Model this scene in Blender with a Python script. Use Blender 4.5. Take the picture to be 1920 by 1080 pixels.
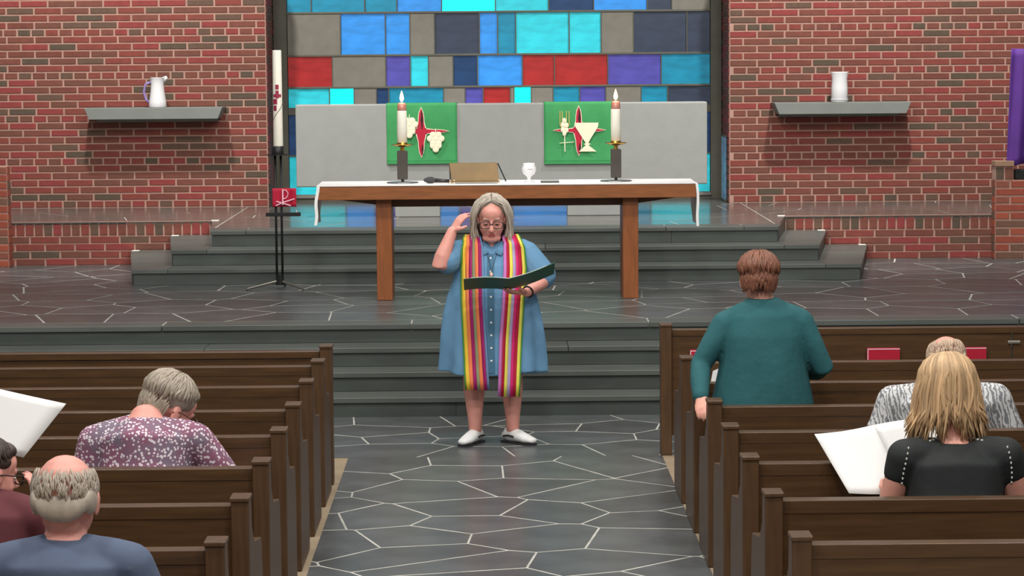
import bpy, bmesh, math, random
from mathutils import Vector, Matrix, noise
from mathutils.bvhtree import BVHTree
random.seed(7)
scene = bpy.context.scene
COL = scene.collection
for o in list(bpy.data.objects): bpy.data.objects.remove(o, do_unlink=True)

# ------------------------------------------------------------------ camera
FPX, CAMH, ROLL = 4800.0, 2.55, math.radians(.45)
_dx, _dy = 922 - 960, 540 - 98                      # vanishing point of the aisle in the 1920x1080 frame
_ux = _dx*math.cos(ROLL) + _dy*math.sin(ROLL); _uy = -_dx*math.sin(ROLL) + _dy*math.cos(ROLL)
TH = math.atan(_uy/FPX); PSI = math.atan(-_ux/math.hypot(FPX, _uy))
CF = Vector((math.sin(PSI)*math.cos(TH), math.cos(PSI)*math.cos(TH), -math.sin(TH)))
_R0 = Vector((math.cos(PSI), -math.sin(PSI), 0)); _U0 = _R0.cross(CF)
CR = _R0*math.cos(ROLL) - _U0*math.sin(ROLL); CU = _R0*math.sin(ROLL) + _U0*math.cos(ROLL)
cam_d = bpy.data.cameras.new('camera'); cam = bpy.data.objects.new('camera', cam_d); COL.objects.link(cam)
cam_d.sensor_width = 36; cam_d.lens = FPX/1920*36; cam_d.clip_end = 200
cam.matrix_world = Matrix(((CR.x, CU.x, -CF.x, 0), (CR.y, CU.y, -CF.y, 0), (CR.z, CU.z, -CF.z, CAMH), (0, 0, 0, 1)))
scene.camera = cam
def at(x, y, Y):
    """place on the plane of depth Y seen at photo pixel x, y"""
    d = CF*FPX + CR*(x-960) + CU*(540-y); p = d*(Y/d.y)
    return Vector((p.x, Y, p.z + CAMH))

# ------------------------------------------------------------------ world, lamps, exposure
w = bpy.data.worlds.new('interior_ambient'); scene.world = w; w.use_nodes = True
w.node_tree.nodes['Background'].inputs[0].default_value = (1.0, .985, .96, 1)
w.node_tree.nodes['Background'].inputs[1].default_value = .20
scene.view_settings.view_transform = 'Standard'; scene.view_settings.look = 'None'
scene.view_settings.gamma = 1; scene.view_settings.use_curve_mapping = False
scene.view_settings.exposure = 0.0
def ceiling_lamp(name, loc, target, size, power, color=(1, .97, .925)):
    l = bpy.data.lights.new(name, 'AREA'); l.shape = 'DISK'; l.size = size; l.energy = power; l.color = color
    o = bpy.data.objects.new(name, l); COL.objects.link(o); o.location = loc
    o.rotation_euler = (Vector(target) - Vector(loc)).to_track_quat('-Z', 'Y').to_euler()
def ceiling_spot(name, loc, target, deg, power, size=.25, blend=.7, color=(1, .97, .925)):
    l = bpy.data.lights.new(name, 'SPOT'); l.energy = power; l.spot_size = math.radians(deg); l.spot_blend = blend; l.shadow_soft_size = size; l.color = color
    o = bpy.data.objects.new(name, l); COL.objects.link(o); o.location = loc
    o.rotation_euler = (Vector(target) - Vector(loc)).to_track_quat('-Z', 'Y').to_euler()
for x in (-3.5, 3.55):
    ceiling_spot('wall_wash_spot', (x, 22.75, 7.0), (x, 26.2, 1.7), 84, 1500, .18)
ceiling_spot('altar_spot', (.1, 20.3, 7.2), (.1, 23.6, 1.3), 62, 1080, .35)
for x in (-3.2, 0, 3.2):
    ceiling_lamp('step_ceiling_lamp', (x, 17.0, 7.2), (x*.9, 19.4, .4), .8, 105)
for y, pw in ((3.6, 130), (8.0, 125), (12.3, 120)):  # nearest row is unseen, added to brighten papers and people's backs
    for x in (-3.2, 0, 3.2):
        ceiling_lamp('nave_unseen_lamp', (x, y, 7.2), (x, y + 3.0, 0), .8, pw)

# ------------------------------------------------------------------ helpers
def lin(c):
    r = []
    for v in c[:3]:
        v = v/255.0; r.append(v/12.92 if v <= .04045 else ((v+.055)/1.055)**2.4)
    return (r[0], r[1], r[2], 1)
MATS = {}
def mat(name, rgb, rough=.6, metal=0, var=0, scale=8, stretch=(1, 1, 1), bump=0, bscale=None, rnd=0, island=0,
        emis=None, estr=0, spec=.5, sss=0, alpha=1, trans=0, rgb2=None):
    if name in MATS: return MATS[name]
    m = bpy.data.materials.new(name); m.use_nodes = True; nt = m.node_tree; N = nt.nodes; L = nt.links
    b = N['Principled BSDF']; c = lin(rgb)
    b.inputs['Base Color'].default_value = c; b.inputs['Roughness'].default_value = rough
    b.inputs['Metallic'].default_value = metal; b.inputs['Specular IOR Level'].default_value = spec
    if sss:
        b.inputs['Subsurface Weight'].default_value = sss; b.inputs['Subsurface Radius'].default_value = (.02, .008, .005)
        b.inputs['Subsurface Scale'].default_value = .5
    if trans: b.inputs['Transmission Weight'].default_value = trans
    if emis:
        b.inputs['Emission Color'].default_value = lin(emis); b.inputs['Emission Strength'].default_value = estr
    src = None
    tc = N.new('ShaderNodeTexCoord'); mp = N.new('ShaderNodeMapping'); mp.inputs['Scale'].default_value = stretch
    L.new(tc.outputs['Object'], mp.inputs['Vector'])
    if var or bump:
        nz = N.new('ShaderNodeTexNoise'); nz.inputs['Scale'].default_value = scale; nz.inputs['Detail'].default_value = 5
        L.new(mp.outputs['Vector'], nz.inputs['Vector'])
    if var or rgb2:
        rp = N.new('ShaderNodeValToRGB'); c2 = lin(rgb2) if rgb2 else [min(1, v*(1+var)) for v in c[:3]] + [1]
        c1 = c if rgb2 else [v*(1-var) for v in c[:3]] + [1]
        rp.color_ramp.elements[0].position = .32; rp.color_ramp.elements[1].position = .68
        rp.color_ramp.elements[0].color = c1; rp.color_ramp.elements[1].color = c2
        L.new(nz.outputs['Fac'], rp.inputs['Fac']); src = rp.outputs['Color']
    if rnd or island:
        hs = N.new('ShaderNodeHueSaturation'); ma = N.new('ShaderNodeMath'); ma.operation = 'MULTIPLY_ADD'
        a = rnd or island
        ma.inputs[1].default_value = 2*a; ma.inputs[2].default_value = 1-a
        if rnd: oi = N.new('ShaderNodeObjectInfo'); L.new(oi.outputs['Random'], ma.inputs[0])
        else: oi = N.new('ShaderNodeNewGeometry'); L.new(oi.outputs['Random Per Island'], ma.inputs[0])
        L.new(ma.outputs[0], hs.inputs['Value'])
        if src: L.new(src, hs.inputs['Color'])
        else: hs.inputs['Color'].default_value = c
        src = hs.outputs['Color']
    if src: L.new(src, b.inputs['Base Color'])
    if bump:
        n2 = nz
        if bscale:
            n2 = N.new('ShaderNodeTexNoise'); n2.inputs['Scale'].default_value = bscale; n2.inputs['Detail'].default_value = 6
            L.new(mp.outputs['Vector'], n2.inputs['Vector'])
        bp = N.new('ShaderNodeBump'); bp.inputs['Strength'].default_value = bump; bp.inputs['Distance'].default_value = .02
        L.new(n2.outputs['Fac'], bp.inputs['Height']); L.new(bp.outputs['Normal'], b.inputs['Normal'])
    MATS[name] = m
    return m

class MB:
    """collects shapes for one mesh"""
    def __init__(s): s.v = []; s.f = []; s.m = []
    def add(s, verts, faces, mi=0):
        o = len(s.v); s.v += [Vector(p) for p in verts]; s.f += [[i+o for i in f] for f in faces]; s.m += [mi]*len(faces)
    def box(s, lo, hi, mi=0, M=None):
        x0, y0, z0 = lo; x1, y1, z1 = hi
        v = [Vector(p) for p in ((x0,y0,z0),(x1,y0,z0),(x1,y1,z0),(x0,y1,z0),(x0,y0,z1),(x1,y0,z1),(x1,y1,z1),(x0,y1,z1))]
        if M: v = [M @ p for p in v]
        s.add(v, [(3,2,1,0),(4,5,6,7),(0,1,5,4),(1,2,6,5),(2,3,7,6),(3,0,4,7)], mi)
    def prism(s, poly, axis, a0, a1, mi=0):
        """extrude 2-D polygon along axis ('x': poly is y,z; 'y': x,z; 'z': x,y)"""
        def P(p, a): return {'x': (a, p[0], p[1]), 'y': (p[0], a, p[1]), 'z': (p[0], p[1], a)}[axis]
        n = len(poly); v = [P(p, a0) for p in poly] + [P(p, a1) for p in poly]
        f = [list(range(n))[::-1], list(range(n, 2*n))] + [(i, (i+1) % n, n+(i+1) % n, n+i) for i in range(n)]
        s.add(v, f, mi)
    def tube(s, pts, rad, seg=12, side=(1, 0, 0), cap=True, mi=0, M=None, round_ends=False):
        pts = [Vector(p) for p in pts]; side = Vector(side)
        rad = [(r, r) if not hasattr(r, '__len__') else tuple(r) for r in rad]
        if round_ends:
            t0 = (pts[0]-pts[1]).normalized(); t1 = (pts[-1]-pts[-2]).normalized(); r0 = rad[0]; r1 = rad[-1]
            a = [(pts[0]+t0*min(r0)*k, (r0[0]*q, r0[1]*q)) for k, q in ((.95, .3), (.7, .72), (.35, .93))]
            b = [(pts[-1]+t1*min(r1)*k, (r1[0]*q, r1[1]*q)) for k, q in ((.35, .93), (.7, .72), (.95, .3))]
            pts = [p for p, r in a] + pts + [p for p, r in b]; rad = [r for p, r in a] + rad + [r for p, r in b]
        vs = []; n = len(pts); pu = None
        for i in range(n):
            t = (pts[min(i+1, n-1)] - pts[max(i-1, 0)])
            if t.length < 1e-9: t = Vector((0, 0, 1))
            t.normalize()
            ref = pu if pu is not None else side
            u = ref - t*ref.dot(t)
            if u.length < 1e-4: u = t.orthogonal()
            u.normalize(); v = t.cross(u); pu = u
            a, b = rad[i]
            for k in range(seg):
                an = 2*math.pi*k/seg
                vs.append(pts[i] + u*(a*math.cos(an)) + v*(b*math.sin(an)))
        f = []
        for i in range(n-1):
            for k in range(seg):
                k2 = (k+1) % seg
                f.append((i*seg+k, i*seg+k2, (i+1)*seg+k2, (i+1)*seg+k))
        if cap: f += [tuple(range(seg))[::-1], tuple(range((n-1)*seg, n*seg))]
        if M: vs = [M @ p for p in vs]
        s.add(vs, f, mi)
    def ell(s, c, r, M=None, seg=16, rings=10, mi=0):
        c = Vector(c); r = r if hasattr(r, '__len__') else (r, r, r); v = []; f = []
        for i in range(1, rings):
            a = math.pi*i/rings
            for k in range(seg):
                b = 2*math.pi*k/seg
                v.append(c + Vector((r[0]*math.sin(a)*math.cos(b), r[1]*math.sin(a)*math.sin(b), r[2]*math.cos(a))))
        v.append(c + Vector((0, 0, r[2]))); v.append(c - Vector((0, 0, r[2])))
        t = len(v)-2; bt = len(v)-1
        for i in range(rings-2):
            for k in range(seg):
                k2 = (k+1) % seg; f.append((i*seg+k, (i+1)*seg+k, (i+1)*seg+k2, i*seg+k2))
        for k in range(seg):
            k2 = (k+1) % seg; f.append((t, k, k2)); f.append((bt, (rings-2)*seg+k2, (rings-2)*seg+k))
        if M: v = [M @ p for p in v]
        s.add(v, f, mi)
    def lathe(s, prof, c=(0, 0, 0), seg=24, mi=0):
        c = Vector(c); v = []; f = []; n = len(prof)
        for r, z in prof:
            for k in range(seg):
                a = 2*math.pi*k/seg; v.append(c + Vector((r*math.cos(a), r*math.sin(a), z)))
        for i in range(n-1):
            for k in range(seg):
                k2 = (k+1) % seg; f.append((i*seg+k, i*seg+k2, (i+1)*seg+k2, (i+1)*seg+k))
        f += [tuple(range(seg))[::-1], tuple(range((n-1)*seg, n*seg))]
        s.add(v, f, mi)
    def sheet(s, grid, thick, mi=0):
        """grid[i][j] of points -> a thin solid sheet"""
        R, C = len(grid), len(grid[0]); top = []; bot = []
        G = [[Vector(p) for p in row] for row in grid]
        for i in range(R):
            for j in range(C):
                du = G[i][min(j+1, C-1)] - G[i][max(j-1, 0)]; dv = G[min(i+1, R-1)][j] - G[max(i-1, 0)][j]
                nn = du.cross(dv); nn = nn.normalized() if nn.length > 1e-12 else Vector((0, 0, 1))
                top.append(G[i][j] + nn*thick/2); bot.append(G[i][j] - nn*thick/2)
        o = R*C; f = []
        for i in range(R-1):
            for j in range(C-1):
                a, b, c, d = i*C+j, i*C+j+1, (i+1)*C+j+1, (i+1)*C+j
                f += [(a, b, c, d), (o+d, o+c, o+b, o+a)]
        for j in range(C-1):
            f += [(j+1, j, o+j, o+j+1), ((R-1)*C+j, (R-1)*C+j+1, o+(R-1)*C+j+1, o+(R-1)*C+j)]
        for i in range(R-1):
            f += [(i*C, (i+1)*C, o+(i+1)*C, o+i*C), ((i+1)*C+C-1, i*C+C-1, o+i*C+C-1, o+(i+1)*C+C-1)]
        s.add(top+bot, f, mi)
    def mesh(s, name, mats, smooth=False):
        me = bpy.data.meshes.new(name); me.from_pydata([tuple(p) for p in s.v], [], s.f)
        for m in (mats if isinstance(mats, (list, tuple)) else [mats]): me.materials.append(m)
        me.polygons.foreach_set('material_index', s.m)
        if smooth: me.polygons.foreach_set('use_smooth', [True]*len(s.f))
        me.update(); return me
    def build(s, name, mats, parent=None, smooth=False, loc=None, bevel=0):
        o = bpy.data.objects.new(name, s.mesh(name, mats, smooth)); COL.objects.link(o)
        if loc is not None: o.location = loc
        if parent: o.parent = parent
        if bevel:
            md = o.modifiers.new('bevel', 'BEVEL'); md.width = bevel; md.segments = 2; md.limit_method = 'ANGLE'
        return o
def tag(o, label, cat=None, group=None, kind=None):
    o['label'] = label
    if cat: o['category'] = cat
    if group: o['group'] = group
    if kind: o['kind'] = kind
    return o
def empty(name, loc, label, cat, group=None, rz=0, kind=None):
    o = bpy.data.objects.new(name, None); COL.objects.link(o); o.location = loc; o.rotation_euler.z = rz
    o.empty_display_size = .1
    return tag(o, label, cat, group, kind)
def organic(name, mb, voxel, smooth, m, parent=None, wob=0, wscale=6, loc=None):
    """one continuous surface grown over the collected volumes"""
    tmp = bpy.data.objects.new('tmp', mb.mesh('tmp', m)); COL.objects.link(tmp)
    r = tmp.modifiers.new('r', 'REMESH'); r.mode = 'VOXEL'; r.voxel_size = voxel; r.use_smooth_shade = True
    if smooth:
        sm = tmp.modifiers.new('s', 'SMOOTH'); sm.factor = .5; sm.iterations = smooth
    dg = bpy.context.evaluated_depsgraph_get()
    me = bpy.data.meshes.new_from_object(tmp.evaluated_get(dg)); me.name = name
    old = tmp.data; bpy.data.objects.remove(tmp); bpy.data.meshes.remove(old)
    me.materials.clear(); me.materials.append(m)
    if wob:
        co = [v.co.copy() for v in me.vertices]; no = [v.normal.copy() for v in me.vertices]
        for i, v in enumerate(me.vertices):
            p = co[i]; v.co = p + no[i]*(wob*noise.noise(Vector((p.x*wscale, p.y*wscale, p.z*wscale*.5))))
    me.polygons.foreach_set('use_smooth', [True]*len(me.polygons)); me.update()
    o = bpy.data.objects.new(name, me); COL.objects.link(o)
    if parent: o.parent = parent
    if loc is not None: o.location = loc
    return o

# ------------------------------------------------------------------ materials
SLATE = mat('slate', (82, 85, 86), .30, var=.22, scale=3, bump=.10, bscale=9, rnd=.16)
SLATE_R = mat('slate_riser', (72, 78, 74), .45, var=.14, scale=4, stretch=(.6, 1, 2), bump=.1, rnd=.08)
SLATE_T = mat('slate_tread', (88, 92, 88), .38, var=.14, scale=4, stretch=(.4, 1, 1), bump=.06, rnd=.07)
GROUT = mat('grout', (182, 180, 172), .9, var=.2, scale=6)
TAN = mat('nave_floor_tan', (150, 132, 108), .7, var=.08, scale=5)
MORTAR = mat('mortar', (176, 138, 124), .95, var=.1, scale=10)
CONC = mat('cast_concrete', (148, 149, 145), .8, var=.035, scale=7, bump=.06, bscale=30)
CONC2 = mat('window_concrete', (126, 122, 113), .85, var=.08, scale=9)
SHELFM = mat('shelf_stone', (128, 132, 127), .7, var=.05, scale=5)
FRAME = mat('olive_steel_frame', (92, 90, 78), .6, var=.08)
OAK = mat('altar_oak', (146, 88, 48), .42, var=.16, scale=5, stretch=(1.2, 9, 9), bump=.03)
OAKV = mat('altar_leg_oak', (146, 84, 44), .42, var=.16, scale=5, stretch=(9, 9, 1.2), bump=.03)
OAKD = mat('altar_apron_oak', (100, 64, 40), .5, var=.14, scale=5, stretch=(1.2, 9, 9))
PEW = mat('pew_walnut', (82, 58, 36), .34, var=.20, scale=4, stretch=(.9, 10, 10), bump=.03)
PEWV = mat('pew_end_walnut', (84, 60, 39), .36, var=.18, scale=4, stretch=(10, 10, 1), bump=.03)
LINEN = mat('white_linen', (250, 249, 246), .8, bump=.05, bscale=60)
BLACK = mat('black_iron', (26, 27, 28), .45, spec=.4)
BRASS = mat('brass', (205, 160, 80), .28, metal=1)
WAX = mat('white_wax', (240, 236, 222), .45, sss=.2)
PAPER = mat('white_paper', (236, 236, 234), .7, var=.01)
RED = mat('red_cloth', (176, 8, 50), .75, bump=.05, bscale=70)
BOOKRED = mat('red_book_cloth', (176, 14, 48), .55, bump=.03, bscale=90)
GREEN = mat('green_parament', (58, 146, 84), .8, var=.05, scale=12, bump=.05, bscale=90)
CREAM = mat('cream_applique', (238, 230, 200), .75)
CRIM = mat('crimson_applique', (180, 16, 50), .7)
BLKAP = mat('black_applique', (30, 8, 14), .7)
SKIN = mat('skin', (222, 160, 142), .5, var=.06, scale=14, sss=.12)
SKINP = mat('skin_pink', (226, 158, 144), .5, var=.08, scale=12, sss=.12)
LIPS = mat('lips', (176, 78, 80), .45)
EYEW = mat('eye_white', (230, 226, 220), .3)
EYED = mat('eye_iris', (50, 42, 36), .25)

def brick_mat(name, island, cols=None):
    m = bpy.data.materials.new(name); m.use_nodes = True; nt = m.node_tree; N = nt.nodes; L = nt.links; b = N['Principled BSDF']
    b.inputs['Roughness'].default_value = .8
    r = N.new('ShaderNodeNewGeometry' if island else 'ShaderNodeObjectInfo')
    cr = N.new('ShaderNodeValToRGB'); cr.color_ramp.interpolation = 'CONSTANT'
    cols = cols or [(0, (130, 62, 53)), (.2, (120, 68, 56)), (.36, (138, 58, 55)), (.5, (112, 68, 55)), (.62, (128, 64, 54)),
            (.74, (98, 74, 60)), (.84, (114, 62, 51)), (.92, (86, 72, 58))]
    e = cr.color_ramp.elements
    e[0].color = lin(cols[0][1]); e[1].position = cols[1][0]; e[1].color = lin(cols[1][1])
    for p, c in cols[2:]:
        k = e.new(p); k.color = lin(c)
    L.new(r.outputs['Random Per Island' if island else 'Random'], cr.inputs['Fac'])
    tc = N.new('ShaderNodeTexCoord'); nz = N.new('ShaderNodeTexNoise'); nz.inputs['Scale'].default_value = 14; nz.inputs['Detail'].default_value = 4
    L.new(tc.outputs['Object'], nz.inputs['Vector'])
    mx = N.new('ShaderNodeMixRGB'); mx.blend_type = 'OVERLAY'; mx.inputs['Fac'].default_value = .3
    L.new(cr.outputs['Color'], mx.inputs['Color1']); L.new(nz.outputs['Fac'], mx.inputs['Color2']); L.new(mx.outputs['Color'], b.inputs['Base Color'])
    bp = N.new('ShaderNodeBump'); bp.inputs['Strength'].default_value = .25; bp.inputs['Distance'].default_value = .01
    L.new(nz.outputs['Fac'], bp.inputs['Height']); L.new(bp.outputs['Normal'], b.inputs['Normal'])
    return m
BRICK = brick_mat('brick', False); BRICKS = brick_mat('brick_joined', True)
BRICKO = brick_mat('brick_orange', False, [(0, (158, 78, 56)), (.3, (146, 70, 52)), (.6, (134, 76, 60)), (.85, (112, 80, 64))])

# ------------------------------------------------------------------ setting: floors and steps
ZP, ZU = .554, .976                     # chancel platform, altar-end floor
Y_ST, Y_PL = 17.87, 18.86               # foot of the front steps, edge of the platform
Y_RET, Y_WALL, Y_WIN = 24.38, 26.5, 27.3

def clip(poly, n, d):
    """keep the part of a convex 2-D polygon where p.n <= d"""
    out = []
    for i in range(len(poly)):
        a, b = poly[i], poly[(i+1) % len(poly)]
        da, db = a[0]*n[0]+a[1]*n[1]-d, b[0]*n[0]+b[1]*n[1]-d
        if da <= 0: out.append(a)
        if (da < 0) != (db < 0) and abs(da-db) > 1e-12:
            t = da/(da-db); out.append((a[0]+(b[0]-a[0])*t, a[1]+(b[1]-a[1])*t))
    return out
def flagstones(parent, x0, x1, y0, y1, z, sx, sy, gap=.016, seed=1, m=SLATE):
    """crazy paving: convex flags of uneven size around scattered centres"""
    rn = random.Random(seed); S = []; nx = max(1, round((x1-x0)/sx)); ny = max(1, round((y1-y0)/sy)); W, D = (x1-x0)/nx, (y1-y0)/ny
    for j in range(ny):
        for i in range(-1, nx+1):
            S.append((x0+(i+.5+(.5 if j % 2 else 0)+rn.uniform(-.44, .44))*W, y0+(j+.5+rn.uniform(-.40, .40))*D))
    K = sx/sy                                            # stretch so that flags are wider than deep
    for i, p in enumerate(S):
        poly = [(x0, y0), (x1, y0), (x1, y1), (x0, y1)]
        for k, q in enumerate(S):
            if k == i or abs(q[0]-p[0]) > 3.2*sx or abs(q[1]-p[1]) > 3.2*sy: continue
            n = (q[0]-p[0], (q[1]-p[1])*K*K*.8+.0); mx, my = (p[0]+q[0])/2, (p[1]+q[1])/2
            l = math.hypot(*n); n = (n[0]/l, n[1]/l)
            poly = clip(poly, n, mx*n[0]+my*n[1]-gap/2*(.8+.9*abs(n[1])))
            if len(poly) < 3: break
        P = [v for i_, v in enumerate(poly) if math.hypot(v[0]-poly[i_-1][0], v[1]-poly[i_-1][1]) > .004] if len(poly) > 2 else poly
        if len(P) < 3: continue
        cx = sum(v[0] for v in P)/len(P); cy = sum(v[1] for v in P)/len(P)
        b = MB(); b.prism([(v[0]-cx, v[1]-cy) for v in P], 'z', -.03, rn.uniform(0, .0008)); b.build('flagstone', m, parent, loc=(cx, cy, z))

def base(name, lo, hi, m, label, cat):
    b = MB(); b.box(lo, hi); return tag(b.build(name, m), label, cat, kind='structure')
fl = base('floor', (-6, -1, -.2), (6, Y_ST, -.0016), TAN, 'tan nave floor under the pews with a slate flagstone aisle', 'floor')
gb = MB(); gb.box((-.93, 5.5, -.05), (1.058, 16.05, -.0010)); gb.box((-6, 16.05, -.05), (6, Y_ST, -.0010)); gb.build('aisle_grout', GROUT, fl)
flagstones(fl, -.93, 1.058, 9.5, 16.05, 0, .62, .50, .014, seed=11)
flagstones(fl, -3.2, 3.2, 16.05, Y_ST-.002, 0, .66, .46, .014, seed=5)
flagstones(fl, -.93, 1.058, 5.5, 9.49, 0, .8, .7, .014, seed=15)

def row_slabs(parent, name, x0, x1, lo, hi, m, seed, ln=1.8, gap=.008, bev=.004):
    """a course of long slabs; lo/hi are (y, z) bounds"""
    rn = random.Random(seed); x = x0
    while x < x1-.05:
        L_ = min(rn.uniform(ln*.7, ln*1.3), x1-x)
        if x1-(x+L_) < .4: L_ = x1-x
        b = MB(); b.box((-L_/2+gap/2, lo[0], lo[1]), (L_/2-gap/2, hi[0], hi[1]))
        b.build(name, m, parent, loc=(x+L_/2, 0, 0), bevel=bev); x += L_

RI = ZP/4
st = base('chancel_front_steps', (-6, Y_ST+.03, -.1), (6, Y_ST+.36, RI-.045), GROUT, 'dark slate front steps running the full width below the platform', 'steps')
sb = MB()
for k in range(1, 3): sb.box((-6, Y_ST+.33*k+.03, -.1), (6, Y_ST+.33*k+.36, RI*(k+1)-.045))
sb.build('step_core', GROUT, st)
for k in range(4):
    y = Y_ST+.33*k
    row_slabs(st, 'riser_slab', -4.5, 4.5, (y, RI*k+(.001 if k else -.02)), (y+.03, RI*(k+1)-.038), SLATE_R, 20+k, 3.4, .002, .002)
    if k < 3: row_slabs(st, 'tread_slab', -4.5, 4.5, (y-.022, RI*(k+1)-.038), (y+.329, RI*(k+1)), SLATE_T, 30+k, 3.2, .003)
pf = base('chancel_platform', (-6, Y_PL+.03, -.1), (6, 27.6, ZP-.0012), GROUT, 'raised chancel platform paved with irregular slate flagstones', 'platform')
row_slabs(pf, 'edge_slab', -4.5, 4.5, (Y_PL-.022, ZP-.04), (Y_PL+.27, ZP), SLATE_T, 41, 2.2, .008)
flagstones(pf, -5.6, 5.6, Y_PL+.284, Y_RET+.02, ZP, .66, .56, .017, seed=8)

RU = (ZU-ZP)/3
SX = [(-3.13, 3.19), (-2.83, 2.87), (-2.52, 2.55)]; SY = [22.18, 22.54, 22.90]      # front corners
BX = [(at(248, 473, Y_RET).x, at(1623, 459, Y_RET).x), (at(322, 442, Y_RET).x, at(1547, 431, Y_RET).x), (at(397, 410, Y_RET).x, at(1472, 401, Y_RET).x)]
def splay(k, y, s): t = (y-SY[k])/(Y_RET-SY[k]); return SX[k][s]+(BX[k][s]-SX[k][s])*t
def step_poly(k, y0, y1, ins=0): return [(splay(k, y0, 0)+ins, y0), (splay(k, y0, 1)-ins, y0), (splay(k, y1, 1)-ins, y1), (splay(k, y1, 0)+ins, y1)]
b = MB(); b.prism(step_poly(0, SY[0]+.03, Y_RET-.01, .031), 'z', ZP-.02, ZP+RU-.041)
us = tag(b.build('altar_steps', GROUT), 'three wide slate steps rising behind the altar with white tape on the corners', 'steps', kind='structure')
cb = MB()
for k in (1, 2): cb.prism(step_poly(k, SY[k]+.03, Y_RET-.01, .031), 'z', ZP, ZP+RU*(k+1)-.041)
cb.build('step_core', GROUT, us)
TAPE = mat('white_tape', (238, 236, 226), .6)
for k in range(3):
    z0, z1 = ZP+RU*k, ZP+RU*(k+1); a, b_ = SX[k]
    row_slabs(us, 'riser_slab', a, b_, (SY[k], z0+.001), (SY[k]+.03, z1-.036), SLATE_R, 50+k, 3.2, .002, .002)
    for s_ in (0, 1):
        e = .03 if s_ == 0 else -.03; ya, yb = SY[k]+.031, Y_RET-.012
        b = MB(); P = [(splay(k, ya, s_), ya), (splay(k, ya, s_)+e, ya), (splay(k, yb, s_)+e, yb), (splay(k, yb, s_), yb)]
        b.prism(P if s_ == 0 else P[::-1], 'z', z0+.001, z1-.036); b.build('cheek_slab', SLATE_R, us)
        if k < 2:                                             # side of the tread running back to the low wall
            ya = SY[k]+.364; o_ = -.015 if s_ == 0 else .015; P = [(splay(k, ya, s_)+o_, ya), (splay(k+1, ya, s_), ya), (splay(k+1, yb, s_), yb), (splay(k, yb, s_)+o_, yb)]
            b = MB(); b.prism(P if s_ == 0 else P[::-1], 'z', z1-.036, z1); b.build('tread_slab', SLATE_T, us)
        xe = splay(k, Y_RET-.06, s_)
        b = MB(); b.box((min(xe, xe+e*2.3), Y_RET-.10, z1+.0006), (max(xe, xe+e*2.3), Y_RET-.02, z1+.005)); b.build('tape_marker', TAPE, us)
    row_slabs(us, 'tread_slab', a+.3, b_-.3, (SY[k]-.018, z1-.036), (SY[k]+.36, z1), SLATE_T, 60+k, 3.0, .004)
    for s_, o_, xi in ((0, -.015, a+.3), (1, .015, b_-.3)):
        ya, yb = SY[k]-.018, SY[k]+.361; P = [(splay(k, ya, s_)+o_, ya), (xi, ya), (xi, yb), (splay(k, yb, s_)+o_, yb)]
        b = MB(); b.prism(P if s_ == 0 else P[::-1], 'z', z1-.036, z1); b.build('tread_slab', SLATE_T, us, bevel=.003)
uf = base('floor_altar_end', (-6, Y_RET+.1, ZP), (6, 27.6, ZU-.0012), GROUT, 'upper slate floor behind the altar shining with blue window light', 'floor')
b = MB(); b.prism(step_poly(2, SY[2]+.2, Y_RET+.12, .03), 'z', ZU-.2, ZU-.0012); b.build('floor_core', GROUT, uf)
SLATE_U = mat('slate_polished', (98, 96, 92), .17, var=.15, scale=3, bump=.03, bscale=9, rnd=.10)
flagstones(uf, SX[2][0]-.01, SX[2][1]+.01, SY[2]+.364, Y_WIN, ZU, 1.0, .7, .012, 3, SLATE_U)
for s_ in (0, 1):
    ya, yb = SY[2]+.364, Y_RET-.004; P = [(splay(2, ya, s_), ya), (SX[2][s_]+(-.02 if s_ == 0 else .02), ya), (SX[2][s_]+(-.02 if s_ == 0 else .02), yb), (splay(2, yb, s_), yb)]
    b = MB(); b.prism(P if s_ == 0 else P[::-1], 'z', ZU-.036, ZU); b.build('flagstone', SLATE_U, uf)
flagstones(uf, -5.6, SX[2][0]-.02, Y_RET, Y_WALL+.02, ZU, .95, .7, .012, 4, SLATE_U)
flagstones(uf, SX[2][1]+.02, 5.6, Y_RET, Y_WALL+.02, ZU, .95, .7, .012, 6, SLATE_U)

# ------------------------------------------------------------------ brickwork
def bevel_box(l, h, d, bv=.003):
    b = MB(); x, z = l/2, h/2
    v = [(-x, 0+bv, -z), (x, bv, -z), (x, bv, z), (-x, bv, z), (-x+bv, 0, -z+bv), (x-bv, 0, -z+bv), (x-bv, 0, z-bv), (-x+bv, 0, z-bv),
         (-x, d, -z), (x, d, -z), (x, d, z), (-x, d, z)]
    f = [(4, 5, 6, 7), (0, 1, 5, 4), (1, 2, 6, 5), (2, 3, 7, 6), (3, 0, 4, 7), (8, 9, 1, 0), (9, 10, 2, 1), (10, 11, 3, 2), (11, 8, 0, 3)]
    b.add(v, f); return b
BL, BH, JT = .285, .0737, .020
ME_S = bevel_box(BL-JT, BH-JT*.85, .03).mesh('stretcher', BRICK)
ME_H = bevel_box(BL/2-JT, BH-JT*.85, .03).mesh('header', BRICK)
ME_V = bevel_box(.088-JT*.85, .127-JT*.7, .03).mesh('soldier', BRICK)
ME_SO = bevel_box(BL-JT, BH-JT*.85, .03).mesh('stretcher_orange', BRICKO)
def put_brick(parent, me, x, y, z, sx=1, name='brick', rz=0):
    o = bpy.data.objects.new(name, me); COL.objects.link(o); o.parent = parent; o.location = (x, y, z); o.scale = (sx, 1, 1); o.rotation_euler.z = rz
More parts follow.
